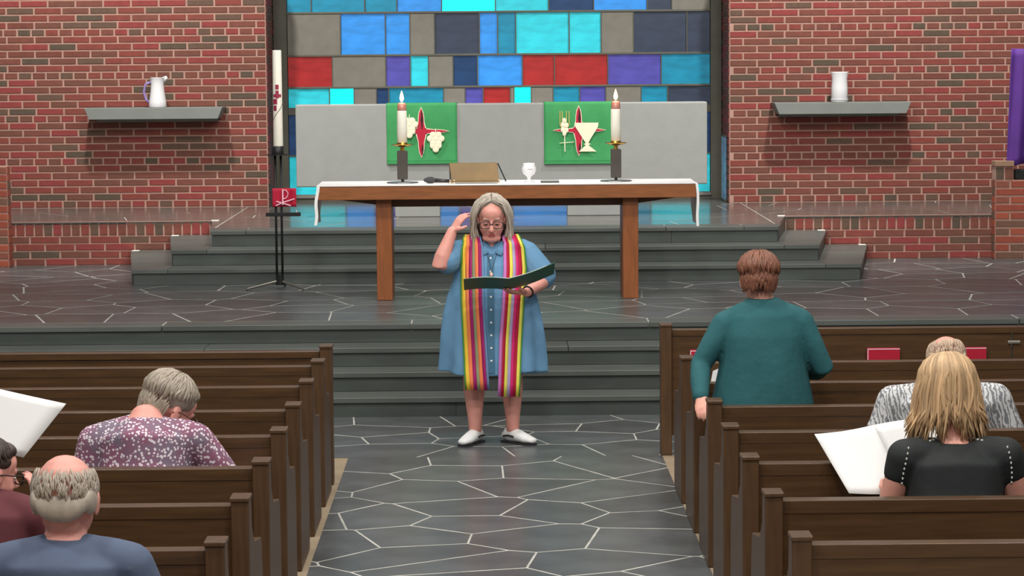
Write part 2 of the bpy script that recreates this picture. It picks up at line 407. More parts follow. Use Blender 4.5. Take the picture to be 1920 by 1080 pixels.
def courses(parent, x0, x1, yf, z0, n, hdr, limit, phase=0, bh=BH, me=None):
    """n courses on a wall face at depth yf; every sixth is headers. Bricks past the limit are joined."""
    cnt = 0; rest = MB()
    for c in range(n):
        z = z0+bh*(c+.5); h = hdr(c); pitch = BL/2 if h else BL; full = pitch-JT
        x = x0 + (-(pitch*.5) if (c+phase) % 2 else 0) - (0 if not h else pitch*.25)
        while x < x1-.01:
            a, b_ = max(x, x0), min(x+pitch, x1)
            L_ = b_-a-JT
            if L_ > .025:
                if cnt < limit:
                    put_brick(parent, ME_H if h else (me or ME_S), (a+b_)/2, yf, z, L_/full); cnt += 1
                else:
                    t = bevel_box(L_, bh-JT*.85, .03); rest.add([v+Vector(((a+b_)/2, yf, z)) for v in t.v], t.f)
            x += pitch
    if rest.v:
        o = rest.build('upper_bricks', BRICKS, parent); o['kind'] = 'stuff'
WZ0, NC = ZU+.004, 32
WTOP = 3.6
XL, XR = -2.325, 2.452
def brick_wall(name, x0, x1, label, ph):
    wl = base(name, (x0, Y_WALL+.008, ZU-.1), (x1, 27.6, WTOP), MORTAR, label, 'wall')
    courses(wl, x0, x1, Y_WALL, WZ0, 35, lambda c: c % 6 == 0, 300, ph)
    return wl
wl = brick_wall('wall_left', -6.0+.3, XL, 'red brick wall left of the stained glass window', 0)
wr = brick_wall('wall_right', XR, 5.7, 'red brick wall right of the stained glass window', 1)
for wobj, xx, sgn in ((wl, XL, 1), (wr, XR, -1)):               # brick returns of the window recess
    r = MB()
    for c in range(35):
        y = Y_WALL+.02-(.14 if c % 2 else 0)
        while y < Y_WIN-.02:
            a, b_ = max(y, Y_WALL+.01), min(y+BL, Y_WIN-.02)
            if b_-a-JT > .03:
                cz = WZ0+BH*(c+.5); hh = (BH-JT*.85)/2
                r.box((xx-.01 if sgn < 0 else xx-.012, a+JT/2, cz-hh), (xx+.012 if sgn < 0 else xx+.01, b_-JT/2, cz+hh))
            y += BL
    o = r.build('return_bricks', BRICKS, wobj); o['kind'] = 'stuff'
def low_wall(name, x0, x1, label, seed):
    zt = ZU-.010
    wl = base(name, (x0, Y_RET+.008, ZP-.02), (x1, Y_RET+.12, zt), MORTAR, label, 'wall')
    bh = (zt-.130-ZP)/4
    courses(wl, x0, x1, Y_RET, ZP, 4, lambda c: False, 300, seed, bh)
    x = x0+.006
    while x < x1-.05:
        put_brick(wl, ME_V, x+.044, Y_RET, zt-.066); x += .088
    b = MB(); b.box((x0, Y_RET-.004, zt+.0002), (x1, Y_RET+.16, ZU-.0012)); b.build('bed_joint', MORTAR, wl)
    return wl
low_wall('wall_retaining_left', -5.7, BX[2][0]-.002, 'low brick retaining wall with soldier course left of the altar steps', 0)
low_wall('wall_retaining_right', BX[2][1]+.002, 5.7, 'low brick retaining wall with soldier course right of the altar steps', 1)

# brick piers at both ends of the low walls
def pier(name, x0, x1, y0, y1, ztop, label, cat='pier', par=None):
    p = base(name, (x0+.008, y0+.008, ZP-.01), (x1-.008, y1, ztop), MORTAR, label, cat)
    n = int((ztop-ZP)/BH)
    courses(p, x0, x1, y0, ZP, n, lambda c: False, 300, 0, (ztop-ZP)/n, ME_SO)
    h = (ztop-ZP)/n
    for c in range(n):                                       # end faces
        for xx in (x0, x1-.02):
            b = MB(); b.box((xx, y0+.0315, ZP+h*c+.007), (xx+.02, y1-.001, ZP+h*(c+1)-.007)); b.build('brick', BRICKO, p)
    return p
P0 = at(1866, 338, 24.2)
pr = pier('brick_pier', P0.x, 5.7, 24.2, 24.37, P0.z, 'orange red brick pier under the purple drape at right')
zc = at(1866, 312, 24.2).z
b = MB(); b.box((P0.x+.004, 24.208, P0.z+.0005), (P0.x+.172, 24.37, zc)); b.build('parapet_core', MORTAR, pr)
for i in range(2): put_brick(pr, ME_V, P0.x+.044+.086*i, 24.2, (P0.z+zc)/2)
b = MB(); b.box((P0.x-.004, 24.19, zc+.0005), (P0.x+.178, 24.37, zc+.05)); b.build('parapet_cap', mat('cap_tan', (150, 118, 96), .8, var=.1), pr, bevel=.004)
P1 = at(13, 312, 24.2)
pier('brick_pier', -5.7, P1.x, 24.2, 24.37, P1.z, 'narrow strip of brick pier at the left edge of the chancel')

# ------------------------------------------------------------------ stained glass window
win = base('window_1', (XL, Y_WIN+.06, ZU-.05), (XR, 27.6, WTOP), FRAME, 'wide stained glass window in blue, cyan and red behind the concrete panel', 'window')
def glass(name, rgb, s, rough=.25):
    m = mat('glass_'+name, rgb, rough, emis=rgb, estr=s)
    nt = m.node_tree; N = nt.nodes; b = N['Principled BSDF']
    tc = N.new('ShaderNodeTexCoord'); nz = N.new('ShaderNodeTexNoise'); nz.inputs['Scale'].default_value = 6
    mp = N.new('ShaderNodeMapping'); mp.inputs['Scale'].default_value = (1, 1, 2.5)
    nt.links.new(tc.outputs['Object'], mp.inputs['Vector']); nt.links.new(mp.outputs['Vector'], nz.inputs['Vector'])
    mr = N.new('ShaderNodeMapRange'); mr.inputs['From Min'].default_value = .3; mr.inputs['From Max'].default_value = .7
    mr.inputs['To Min'].default_value = s*.6; mr.inputs['To Max'].default_value = s*1.35
    nt.links.new(nz.outputs['Fac'], mr.inputs['Value']); nt.links.new(mr.outputs['Result'], b.inputs['Emission Strength'])
    return m
G = {'c': glass('cyan', (44, 182, 196), .46), 'C': glass('bright_cyan', (10, 250, 250), 1.25), 't': glass('teal', (24, 116, 144), .6),
     'b': glass('blue', (46, 124, 196), .6), 'd': glass('deep_blue', (24, 50, 84), .7), 'p': glass('violet', (70, 66, 140), .6),
     'r': glass('ruby', (140, 34, 34), .6), 'g': CONC2, 'n': glass('night_blue', (50, 58, 74), .4)}
def X_(px): return at(px, 190, Y_WIN).x
topcols = [(540, 618, 'c'), (618, 664, 'C'), (664, 706, 'g'), (706, 729, 'd'), (729, 832, 't'), (832, 872, 'g'), (872, 906, 'p'), (906, 957, 'r'),
           (957, 964, 'g'), (964, 996, 'C'), (996, 1037, 'g'), (1037, 1087, 't'), (1087, 1136, 'p'), (1136, 1202, 'g'), (1202, 1252, 't'), (1252, 1338, 'n')]
zz = lambda y: at(940, y, Y_WIN).z
rowsz = [(zz(-60), zz(20), None), (zz(24), zz(100), None), (zz(104), zz(160), None), (zz(164), zz(199), 'top'), (zz(213), zz(288), 'dark'), (zz(291), zz(362), 'low')]
rw = random.Random(3)
def bar(lo, hi, name='mullion'):
    b = MB(); b.box(lo, hi); b.build(name, FRAME, win, bevel=.004)
x0w, x1w = X_(540), X_(1332)
for r_, (za, zb, kind) in enumerate(rowsz):
    zlo, zhi = min(za, zb), max(za, zb)
    if kind == 'top': cols = topcols
    elif kind == 'low': cols = [(540, 646, 'c'), (646, 700, 'b'), (700, 742, 'p'), (742, 822, 'g'), (822, 860, 'b'), (860, 960, 'p'), (960, 1064, 'b'), (1064, 1165, 'g'), (1165, 1220, 't'), (1220, 1332, 'c')]
    elif kind == 'dark': cols = [(540, 575, 'd'), (575, 700, 't'), (700, 800, 'b'), (800, 900, 'g'), (900, 1010, 'p'), (1010, 1100, 't'), (1100, 1200, 'g'), (1200, 1332, 'd')]
    else:
        cols = []; x = 540
        while x < 1320:
            n = min(1332, x+rw.choice((34, 46, 60, 84, 100)))
            if 1332-n < 30: n = 1332
            cols.append((x, n, rw.choice('cCtbdprggtbn'))); x = n
    for a, b_, k in cols:
        xa, xb = X_(a), X_(b_); m = MB(); g = .006
        dep = 0 if k == 'g' else .02
        m.box((-(xb-xa)/2+g, dep, -(zhi-zlo)/2), ((xb-xa)/2-g, .075, (zhi-zlo)/2))
        m.build('concrete_panel' if k == 'g' else 'pane', G[k], win, loc=((xa+xb)/2, Y_WIN, (zlo+zhi)/2))
        if b_ < 1330: bar((xb-.006, Y_WIN-.005, zlo), (xb+.006, Y_WIN+.07, zhi), 'lead_bar')
    if r_ < len(rowsz)-1:
        nz_ = max(rowsz[r_+1][0], rowsz[r_+1][1]); bar((x0w, Y_WIN-.01, nz_), (x1w, Y_WIN+.07, zlo), 'transom')
zl = min(rowsz[-1][:2])
bar((x0w, Y_WIN-.04, ZU), (x1w, Y_WIN+.07, zl), 'sill')
b = MB(); b.box((x0w, Y_WIN-.06, zl-.035), (x1w, Y_WIN-.041, zl-.005)); b.build('sill_nosing', CONC2, win)
bar((XL+.012, Y_WIN-.03, ZU), (x0w, Y_WIN+.07, WTOP-.05), 'jamb'); bar((x1w, Y_WIN-.03, ZU), (XR-.012, Y_WIN+.07, WTOP-.05), 'jamb')
w2 = MB(); z1_, z0_ = at(1358, 256, 26.9).z, at(1358, 372, 26.9).z
w2.box((XR-.03, 26.72, z0_), (XR-.012, 27.1, z1_))  # pale blue strip that glows, set on the brick return
w2o = tag(w2.build('pale_blue_strip', glass('pale_blue', (86, 120, 146), .35)), 'narrow pale blue glowing strip on the right return of the window recess', 'window', kind='structure')
for za in (z0_-.02, z1_):
    b = MB(); b.box((XR-.036, 26.70, za), (XR-.012, 27.12, za+.02)); b.build('strip_frame', FRAME, w2o)

# ------------------------------------------------------------------ concrete reredos panel and green paraments
YC = 24.6
c0, c1 = at(556, 348, YC), at(1326, 192, YC)
cp = empty('concrete_panel_wall', ((c0.x+c1.x)/2, YC, ZU), 'long pale concrete panel raised on piers behind the altar', 'panel wall')
def loc_box(lo, hi, ref):
    b = MB(); r = Vector(ref); b.box(Vector(lo)-r, Vector(hi)-r); return b
ref = cp.location
ZB, ZT = 1.272, 2.062
loc_box((c0.x, YC, ZB), (c1.x, YC+.24, ZT), ref).build('panel', CONC, cp, bevel=.012)
for a, b_ in ((741, 825), (1064, 1168)):
    loc_box((at(a, 398, YC).x, YC+.02, ZU+.0015), (at(b_, 398, YC).x, YC+.2, ZB), ref).build('pier', CONC, cp, bevel=.006)

def applique(parent, pts, mt, y0, th, name):
    """flat stitched shape; pts are x, z"""
    b = MB(); b.prism(pts, 'y', y0-th, y0); return b.build(name, mt, parent)
def parament(px0, px1, label, design):
    a, b_ = at(px0, 250, YC), at(px1, 250, YC); zb = at((px0+px1)/2, 307, YC).z
    w_ = b_.x-a.x; cx = (a.x+b_.x)/2
    root = empty('green_parament', (cx, YC, ZT), label, 'parament', 'green paraments over the concrete panel')
    b = MB(); grid = []
    prof = [(.23, -.25), (.246, -.01), (.236, .006), (.12, .007), (0, .007), (-.008, .003), (-.010, -.02)]
    n = 14
    for k in range(1, n+1): prof.append((-.012-.006*math.sin(k*.5), -.02+(zb-ZT+.02)*k/n))
    for j in range(25):
        u = j/24-.5; row = []
        for (yy, z_) in prof: row.append((u*w_, yy-(.003*math.sin(u*17+1) if z_ < -.05 else 0), z_))
        grid.append(row)
    b.sheet(grid, .004); b.build('cloth', GREEN, root, smooth=True)
    b = MB(); b.box((-w_/2+.003, -.0235, zb-ZT+.0), (w_/2-.003, -.0125, zb-ZT+.022)); b.build('hem', GREEN, root)
    Z = lambda py: at((px0+px1)/2, py, YC).z - ZT
    X = lambda p: at(p, 250, YC).x - cx
    design(root, X, Z, -.0215)
    return root
def spindle(cx, cz, hx, hz, horizontal, n=10):
    P = []
    for i in range(n+1):
        t = -1+2*i/n; wv = (1-abs(t)**5)*.52+.48*max(0, 1-abs(t)*2.6)+.04
        P.append((t, wv))
    pts = [(t, wv) for t, wv in P] + [(t, -wv) for t, wv in reversed(P)]
    return [(cx+t*hx, cz+wv*hz) for t, wv in pts] if horizontal else [(cx+wv*hx, cz+t*hz) for t, wv in pts][::-1]
def circle(cx, cz, r, n=12): return [(cx+r*math.cos(2*math.pi*i/n), cz+r*math.sin(2*math.pi*i/n)) for i in range(n)]
def cross_marks(root, X, Z, y, px, py, hx, hy, ax, ay, arm):
    """crimson cross with cream outline and dark slits"""
    s = 195.0
    applique(root, spindle(X(px), Z(py), (hx+2)/s, (hy+2)/s, False), CREAM, y, .002, 'cross_outline')
    applique(root, spindle(X(ax), Z(ay), (arm+2)/s, 6.5/s, True), CREAM, y, .002, 'cross_outline')
    applique(root, spindle(X(px), Z(py), hx/s, hy/s, False), CRIM, y-.002, .002, 'cross_upright')
    applique(root, spindle(X(ax), Z(ay), arm/s, 4.6/s, True), CRIM, y-.002, .0022, 'cross_arm')
    applique(root, spindle(X(px+1.5), Z(py-hy*.52), 2.4/s, hy*.42/s, False), BLKAP, y-.004, .002, 'cross_slit')
    applique(root, spindle(X(px+2), Z(py+hy*.72), 2.2/s, hy*.22/s, False), BLKAP, y-.004, .002, 'cross_slit')
def grapes(root, X, Z, y, px, py, name='grape'):
    s = 195.0
    for r_, (n, dy) in enumerate(((2, -12), (3, -5), (2, 3), (3, 6) if False else (2, 8), (1, 15))):
        for i in range(n):
            b = MB(); b.ell((X(px+(i-(n-1)/2)*10.5), y-.0045, Z(py+dy)), (6.2/s, .004, 6.2/s), seg=12, rings=6); b.build(name, CREAM, root, smooth=True)
    b = MB(); b.tube([(X(px), y-.003, Z(py-14)), (X(px), y-.003, Z(py-24))], [.006, .003], 6); b.build('grape_stem', CREAM, root)
def design_grapes(root, X, Z, y):
    cross_marks(root, X, Z, y, 790, 248, 9, 45, 793, 246, 47)
    grapes(root, X, Z, y-.004, 768, 238); grapes(root, X, Z, y-.004, 817, 265)
def design_chalice(root, X, Z, y):
    cross_marks(root, X, Z, y, 1085, 245, 9, 45, 1086, 244, 47)
    ch = [(1077, 230), (1122, 230), (1121, 238), (1106, 262), (1103, 268), (1108, 270), (1103, 272), (1118, 284), (1085, 284), (1098, 272), (1094, 270), (1098, 268), (1094, 262), (1079, 238)]
    applique(root, [(X(a), Z(b)) for a, b in ch][::-1], CREAM, y-.006, .003, 'chalice_applique')
    for dx in (-8, -4, 4, 9):
        b = MB(); b.tube([(X(1058+dx), y-.004, Z(208)), (X(1058+dx), y-.004, Z(234)), (X(1058), y-.004, Z(250))], [.004]*3, 6); b.build('wheat_awn', mat('wheat_gold', (214, 186, 110), .7), root)
    b = MB(); b.tube([(X(1058), y-.004, Z(222)), (X(1059), y-.004, Z(284))], [.006, .005], 6); b.build('wheat_stalk', CREAM, root)
    for i, (dx, dy) in enumerate(((0, 226), (-3, 234), (4, 235), (-3, 243), (4, 244), (0, 250))):
        b = MB(); b.ell((X(1058+dx), y-.007, Z(dy)), (.02, .005, .028), seg=10, rings=6); b.build('wheat_grain', CREAM, root, smooth=True)
    b = MB(); b.tube([(X(1049), y-.004, Z(268)), (X(1076), y-.004, Z(266))], [.003]*2, 6); b.build('wheat_leaf', CREAM, root)
parament(725, 857, 'green parament with crimson cross and cream grape clusters', design_grapes)
parament(1020, 1151, 'green parament with crimson cross, cream chalice and wheat', design_chalice)

# ------------------------------------------------------------------ wall shelves with white vessels, purple drape
def shelf(px0, px1, pyt, pyb, label):
    a = at(px0, pyt, 26.12); b_ = at(px1, pyt, 26.12); zt = at((px0+px1)/2, pyt+1, 26.12).z; h = .118
    cx = (a.x+b_.x)/2; hw = (b_.x-a.x)/2
    root = empty('wall_shelf', (cx, Y_WALL, zt-h), label, 'shelf', 'stone shelves on the brick walls')
    b = MB(); b.prism([(-hw+.05, 0), (hw-.05, 0), (hw, h), (-hw, h)], 'y', -.38, -.001); b.build('slab', SHELFM, root, bevel=.006)
    b = MB(); b.box((-hw+.08, -.05, -.03), (hw-.08, -.002, -.0005)); b.build('ledger', SHELFM, root)
    return root, zt
_, zt1 = shelf(157, 417, 201, 222, 'grey stone shelf holding the white pitcher on the left brick wall')
_, zt2 = shelf(1452, 1709, 191, 213, 'grey stone shelf holding the white vase on the right brick wall')
WHITE = mat('white_ceramic', (238, 238, 240), .3)
p = at(296, 200, 26.25)
pit = empty('white_pitcher', (p.x, 26.25, zt1), 'white ceramic pitcher with lilac handle on the left shelf', 'pitcher')
b = MB(); b.lathe([(.085, 0), (.092, .01), (.088, .06), (.072, .16), (.066, .24), (.075, .30), (.078, .305), (.068, .30), (.058, .24)]); b.build('body', WHITE, pit, smooth=True)
b = MB(); b.tube([(-.065, 0, .26), (-.12, 0, .24), (-.14, 0, .16), (-.12, 0, .08), (-.084, 0, .05)], [.012]*5, 10); b.build('handle', mat('lilac_glaze', (150, 130, 190), .35), pit, smooth=True)
b = MB(); b.tube([(.06, 0, .28), (.10, 0, .31)], [(.03, .02), (.015, .012)], 10); b.build('spout', WHITE, pit, smooth=True)
p = at(1574, 190, 26.25)
vs = empty('white_vase', (p.x, 26.25, zt2), 'plain white cylindrical vase on the right shelf', 'vase')
b = MB(); b.lathe([(.078, 0), (.086, .008), (.084, .15), (.078, .24), (.09, .30), (.092, .31), (.082, .305), (.07, .24)]); b.build('body', WHITE, vs, smooth=True)
b = MB(); b.lathe([(.088, .02), (.091, .024), (.091, .03), (.088, .034)]); b.build('band', mat('vase_band', (205, 205, 210), .4), vs, smooth=True)

pd = at(1898, 334, 24.28)
dr = empty('purple_drape', (pd.x, 24.29, P0.z), 'deep purple cloth draped over a dark stand at the right edge', 'drape')
b = MB(); b.box((.02, -.05, .0015), (.62, .06, .10)); b.build('stand_base', BLACK, dr, bevel=.01)
b = MB(); b.box((.28, 0, .10), (.36, .05, 1.2)); b.build('stand_post', BLACK, dr)
b = MB(); b.box((-.0, -.01, 1.15), (.64, .05, 1.22)); b.build('stand_bar', BLACK, dr)
grid = []
for j in range(41):
    u = j/40; row = []
    for k in range(16):
        v = k/15; fold = math.sin(u*26+v*1.4)*.03*(.5+v*.6) + math.sin(u*11)*.015
        low = .07+.08*(1-u)*0 + .05*math.sin(u*5)
        row.append((-.03+u*.7-.03*v*(1-u), -.055+fold*.9, 1.24+(low+.04-1.24)*v))
    grid.append(row)
b = MB(); b.sheet(grid, .004); b.build('cloth', mat('purple_cloth', (84, 40, 130), .75, var=.15, scale=4), dr, smooth=True)

# ------------------------------------------------------------------ altar table and what stands on it
Y0A, Y1A = 20.55, 21.25
AL, AR = -1.41, 1.634; ZA = 1.488
al = empty('altar_table', (.11, 20.9, ZP), 'long oak altar table on two slab legs', 'altar')
r = Vector((.11, 20.9, ZP))
loc_box((AL, Y0A, ZA-.112), (AR, Y1A, ZA-.004), r).build('table_top', OAK, al, bevel=.004)
b = MB()
xs = [at(p, 375, 20.7).x-r.x for p in (620, 737, 1172, 1286)]
zt = ZA-.1122-ZP
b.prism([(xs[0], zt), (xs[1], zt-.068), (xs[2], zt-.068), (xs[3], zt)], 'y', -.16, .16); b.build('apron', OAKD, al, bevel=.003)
for a, b_ in ((706, 735), (1168, 1197)):
    x0, x1 = at(a, 460, 20.65).x, at(b_, 460, 20.65).x
    loc_box((x0, 20.65, ZP+.001), (x1, 21.12, ZA-.1125), r).build('leg', OAKV, al, bevel=.005)
lc = empty('altar_cloth', (.11, 20.9, ZA-.003), 'white linen cloth covering the altar top with hanging ends', 'altar cloth')
r2 = Vector((.11, 20.9, ZA-.003))
b = MB(); grid = []
for j in range(9):
    v = j/8; y = Y0A-.004+(Y1A-Y0A+.008)*v-20.9; row = []
    for k in range(9): row.append((AL-.022-.11+.006*math.sin(v*9+k)+.02*(k/8)-r2.x+.105, y, -.31+.31*k/8 - .012*(v)))
    row += [(AL-.006-r2.x, y, .0045)]
    for k in range(1, 12): row.append((AL+(AR-AL)*k/12-r2.x, y, .0045))
    row += [(AR+.006-r2.x, y, .0045)]
    for k in range(9): row.append((AR+.012+.006*math.sin(v*8+k*.7)+.012*k/8-r2.x, y, -.34*k/8))
    grid.append(row)
curl = [Vector(q) for q in grid[0]]
grid = [[q+Vector(((.022 if i < 9 else (-.018 if i > 21 else 0)), -.001, 0)) for i, q in enumerate(curl)]] + grid
b.sheet(grid, .006); b.build('linen', LINEN, lc, smooth=False)
ZTOP = ZA+.0055

FLAME = mat('flame', (255, 214, 150), .5, emis=(255, 196, 110), estr=14)
CHAR = mat('dark_bronze', (84, 78, 72), .45, metal=.3, var=.1)
def candlestick(px, label):
    p = at(px, 340, 20.9)
    root = empty('altar_candlestick', (p.x, 20.9, ZTOP), label, 'candlestick', 'lit altar candlesticks')
    b = MB(); b.lathe([(.125, 0), (.13, .003), (.128, .008), (.03, .012)]); b.build('base_plate', mat('grey_steel', (150, 150, 152), .35, metal=.8), root, smooth=False)
    b = MB(); b.tube([(0, 0, .008), (0, 0, .04)], [.012]*2, 12); b.build('stem', CHAR, root)
    b = MB(); b.box((-.042, -.042, .03), (.042, .042, .262)); b.build('column', CHAR, root, bevel=.006)
    b = MB(); b.tube([(0, 0, .262), (0, 0, .30)], [.018, .014], 12); b.build('neck', BRASS, root)
    b = MB(); b.lathe([(.02, .292), (.06, .30), (.088, .312), (.09, .316), (.06, .307), (.045, .306), (.042, .33), (.036, .33)]); b.build('drip_dish', BRASS, root, smooth=True)
    b = MB(); b.lathe([(.034, .308), (.040, .312), (.041, .45), (.040, .58), (.037, .588)]); b.build('candle', WAX, root, smooth=True)
    b = MB(); b.lathe([(.037, .588), (.037, .592), (.036, .64), (.026, .652), (.010, .655)]); b.build('follower', mat('amber_glass', (178, 122, 108), .15, var=.1), root, smooth=True)
    b = MB(); b.tube([(0, 0, .654), (0, 0, .668)], [.002]*2, 6); b.build('wick', BLACK, root)
    b = MB(); b.lathe([(.004, .662), (.014, .675), (.017, .69), (.012, .715), (.005, .738), (.001, .75)], seg=12); b.build('flame', FLAME, root, smooth=True)
    l = bpy.data.lights.new('candle_glow', 'POINT'); l.energy = 1.2; l.color = (1, .7, .4); l.shadow_soft_size = .02
    o = bpy.data.objects.new('candle_glow', l); COL.objects.link(o); o.parent = root; o.location = (0, -.03, .72)
candlestick(755, 'lit white candle on dark square holder at the left of the altar')
candlestick(1155, 'lit white candle on dark square holder at the right of the altar')

p = at(890, 342, 20.85)
ms = empty('missal_stand', (p.x-.0, 20.85, ZTOP), 'golden brown slanted missal stand on the altar', 'book stand')
TANL = mat('missal_leather', (122, 94, 46), .5, var=.15, scale=6)
b = MB()
v = [(-.20, -.10, .02), (.20, -.10, .02), (.20, -.09, .015), (-.20, -.09, .015)]
b.add([(-.205, -.05, .160), (.185, -.05, .160), (.20, -.13, .014), (-.185, -.13, .014), (-.205, -.036, .164), (.185, -.036, .164), (.20, -.112, .008), (-.185, -.112, .008)],
      [(3, 2, 1, 0), (4, 5, 6, 7), (0, 1, 5, 4), (1, 2, 6, 5), (2, 3, 7, 6), (3, 0, 4, 7)]); b.build('desk_panel', TANL, ms, bevel=.003)
b = MB(); b.tube([(.19, -.03, .155), (.255, .12, .005)], [.006]*2, 8); b.build('strut', BLACK, ms)
b = MB(); b.tube([(-.20, -.03, .155), (-.20, .12, .005)], [.006]*2, 8); b.build('strut', BLACK, ms)
CLEAR = mat('pale_feet', (226, 214, 196), .25)
for x in (-.195, -.165, .195):
    b = MB(); b.lathe([(.010, .0005), (.011, .004), (.009, .02), (.006, .03)], (x, -.135, 0), 12); b.build('foot', CLEAR, ms, smooth=True)
b = MB(); b.box((-.20, -.146, .012), (.20, -.131, .024)); b.build('book_lip', TANL, ms)

p = at(822, 340, 20.80)
mc = empty('microphone', (p.x, 20.80, ZTOP), 'black handheld microphone lying beside the missal stand', 'microphone')
b = MB(); b.tube([(-.105, 0, .026), (-.085, 0, .026), (-.05, 0, .026), (-.03, 0, .024)], [.016, .026, .027, .018], 14, round_ends=True); b.build('grille', mat('mic_grille', (62, 62, 64), .5, bump=.4, bscale=300), mc, smooth=True)
b = MB(); b.tube([(-.032, 0, .023), (.11, .01, .015)], [.018, .012], 14); b.build('handle', mat('mic_handle', (48, 40, 44), .4), mc, smooth=True)
p = at(992, 340, 20.85)
ch = empty('white_chalice', (p.x, 20.85, ZTOP), 'white ceramic chalice with round bowl on the altar', 'chalice')
b = MB(); b.lathe([(.038, 0), (.040, .006), (.022, .014), (.014, .03), (.018, .045), (.045, .066), (.058, .095), (.058, .118), (.048, .142), (.048, .155), (.044, .155), (.05, .118), (.045, .085), (.01, .06)]); b.build('bowl', WHITE, ch, smooth=True)
b = MB(); b.box((-.012, -.0585, .105), (.026, -.05, .111)); b.build('bowl_mark', mat('chalice_mark', (176, 176, 170), .5), ch)
p = at(1031, 340, 20.78)
pa = empty('dark_flat_case', (p.x, 20.78, ZTOP), 'small dark flat case lying right of the chalice', 'case')
b = MB(); b.box((-.075, -.05, .0005), (.075, .05, .014)); b.build('case', mat('case_grey', (86, 88, 86), .5), pa, bevel=.004)
b = MB(); b.box((-.074, -.049, .0145), (.074, .049, .020)); b.build('case_lid', mat('case_lid', (190, 190, 184), .5), pa, bevel=.002)

# ------------------------------------------------------------------ paschal candle on its iron stand
p = at(525, 540, 21.7)
ps = empty('paschal_candle_stand', (p.x, 21.7, ZP), 'tall black iron candle stand with splayed feet and red banner', 'candle stand')
zc_ = at(521, 277, 21.7).z - ZP
for dx in (-.024, .024):
    b = MB(); b.tube([(dx, 0, .10), (dx, 0, zc_-.06)], [.010]*2, 10); b.build('rod', BLACK, ps, smooth=True)
b = MB(); b.tube([(0, 0, .04), (0, 0, .13)], [.036, .034], 12); b.build('foot_hub', BLACK, ps)
IRON_LIT = mat('lit_iron', (112, 108, 100), .35, metal=.5)  # black iron made paler, the light on the feet put into its colour
for a in (205, -35, 85):
    c, s_ = math.cos(math.radians(a)), math.sin(math.radians(a)); ln = .29 if a == 205 else .25
    b = MB(); b.tube([(0, 0, .075), (c*ln, s_*ln, .018), (c*ln*1.02, s_*ln*1.06, .0105)], [.012, .010, .010], 8); b.build('foot', IRON_LIT if a != 85 else BLACK, ps)
zb_ = at(533, 402, 21.7).z-ZP
b = MB(); b.box((-.11, -.016, zb_-.016), (.185, .016, zb_+.016)); b.build('cross_bar', BLACK, ps, bevel=.003)
b = MB(); b.lathe([(.05, zc_-.06), (.052, zc_-.055), (.052, zc_+.01), (.046, zc_+.012)]); b.build('cup', BLACK, ps, smooth=True)
b = MB(); b.lathe([(.03, zc_-.064), (.095, zc_-.062), (.095, zc_-.055), (.03, zc_-.053)]); b.build('drip_plate', BLACK, ps)
q0, q1 = at(511, 388, 21.65), at(555, 353, 21.65)
bn = MB(); grid = []
for j in range(15):
    u = j/14; row = []
    for k in range(8):
        v = k/7; row.append((q0.x+(q1.x-q0.x)*u-p.x, -.035+.012*math.cos((u-.5)*5)+.004*math.sin(u*20), q1.z-ZP+(q0.z-q1.z)*v))
    grid.append(row)
bn.sheet(grid, .004); bno = bn.build('banner', RED, ps, smooth=True)
PINK = mat('pale_pink_applique', (244, 190, 205), .7)
def stroke(pts, rr, name):
    b = MB(); b.tube([(at(x, y, 21.65).x-p.x, -.046, at(x, y, 21.65).z-ZP) for x, y in pts], [rr]*len(pts), 6); b.build(name, PINK, bno)
stroke([(530, 355), (530, 384)], .007, 'rho_stem')
stroke([(530, 356), (536, 357), (540, 362), (539, 368), (535, 372), (530, 373)], .004, 'rho_bowl')
stroke([(518, 378), (530, 381), (545, 386)], .005, 'chi_stroke'); stroke([(517, 386), (530, 380), (552, 373)], .005, 'chi_stroke')
p2 = at(521, 277, 21.7)
pc = empty('paschal_candle', (p2.x+.004, 21.7, ZP+zc_+.0125), 'tall white paschal candle with a red emblem on the iron stand', 'candle')
b = MB(); b.lathe([(.040, 0), (.041, .004), (.040, .3), (.038, .80), (.034, .81), (.01, .80)]); b.build('wax_shaft', WAX, pc, smooth=True)
b = MB(); b.tube([(0, 0, .80), (0, 0, .825)], [.002]*2, 6); b.build('wick', BLACK, pc)
EMB = mat('emblem_red', (150, 40, 66), .6)
def arc_patch(z0, z1, a0, a1, mt, name, n=6):
    b = MB(); g = []
    for i in range(n+1):
        a = math.radians(a0+(a1-a0)*i/n); g.append([(.0415*math.sin(a), -.0415*math.cos(a), z) for z in (z0, z1)])
    b.sheet(g, .002); b.build(name, mt, pc)
for z0, z1, a0, a1 in ((.30, .345, -50, -8), (.355, .40, -55, 0), (.405, .47, -20, 20), (.415, .44, -50, 50), (.48, .52, -20, 20)): arc_patch(z0, z1, a0, a1, EMB, 'emblem')
b = MB(); b.tube([(.0415*math.sin(t), -.0415*math.cos(t), .285+.055*t) for t in [x*.2 for x in range(-6, 8)]], [.0025]*14, 6); b.build('emblem_line', mat('line_brown', (110, 96, 84), .6), pc)

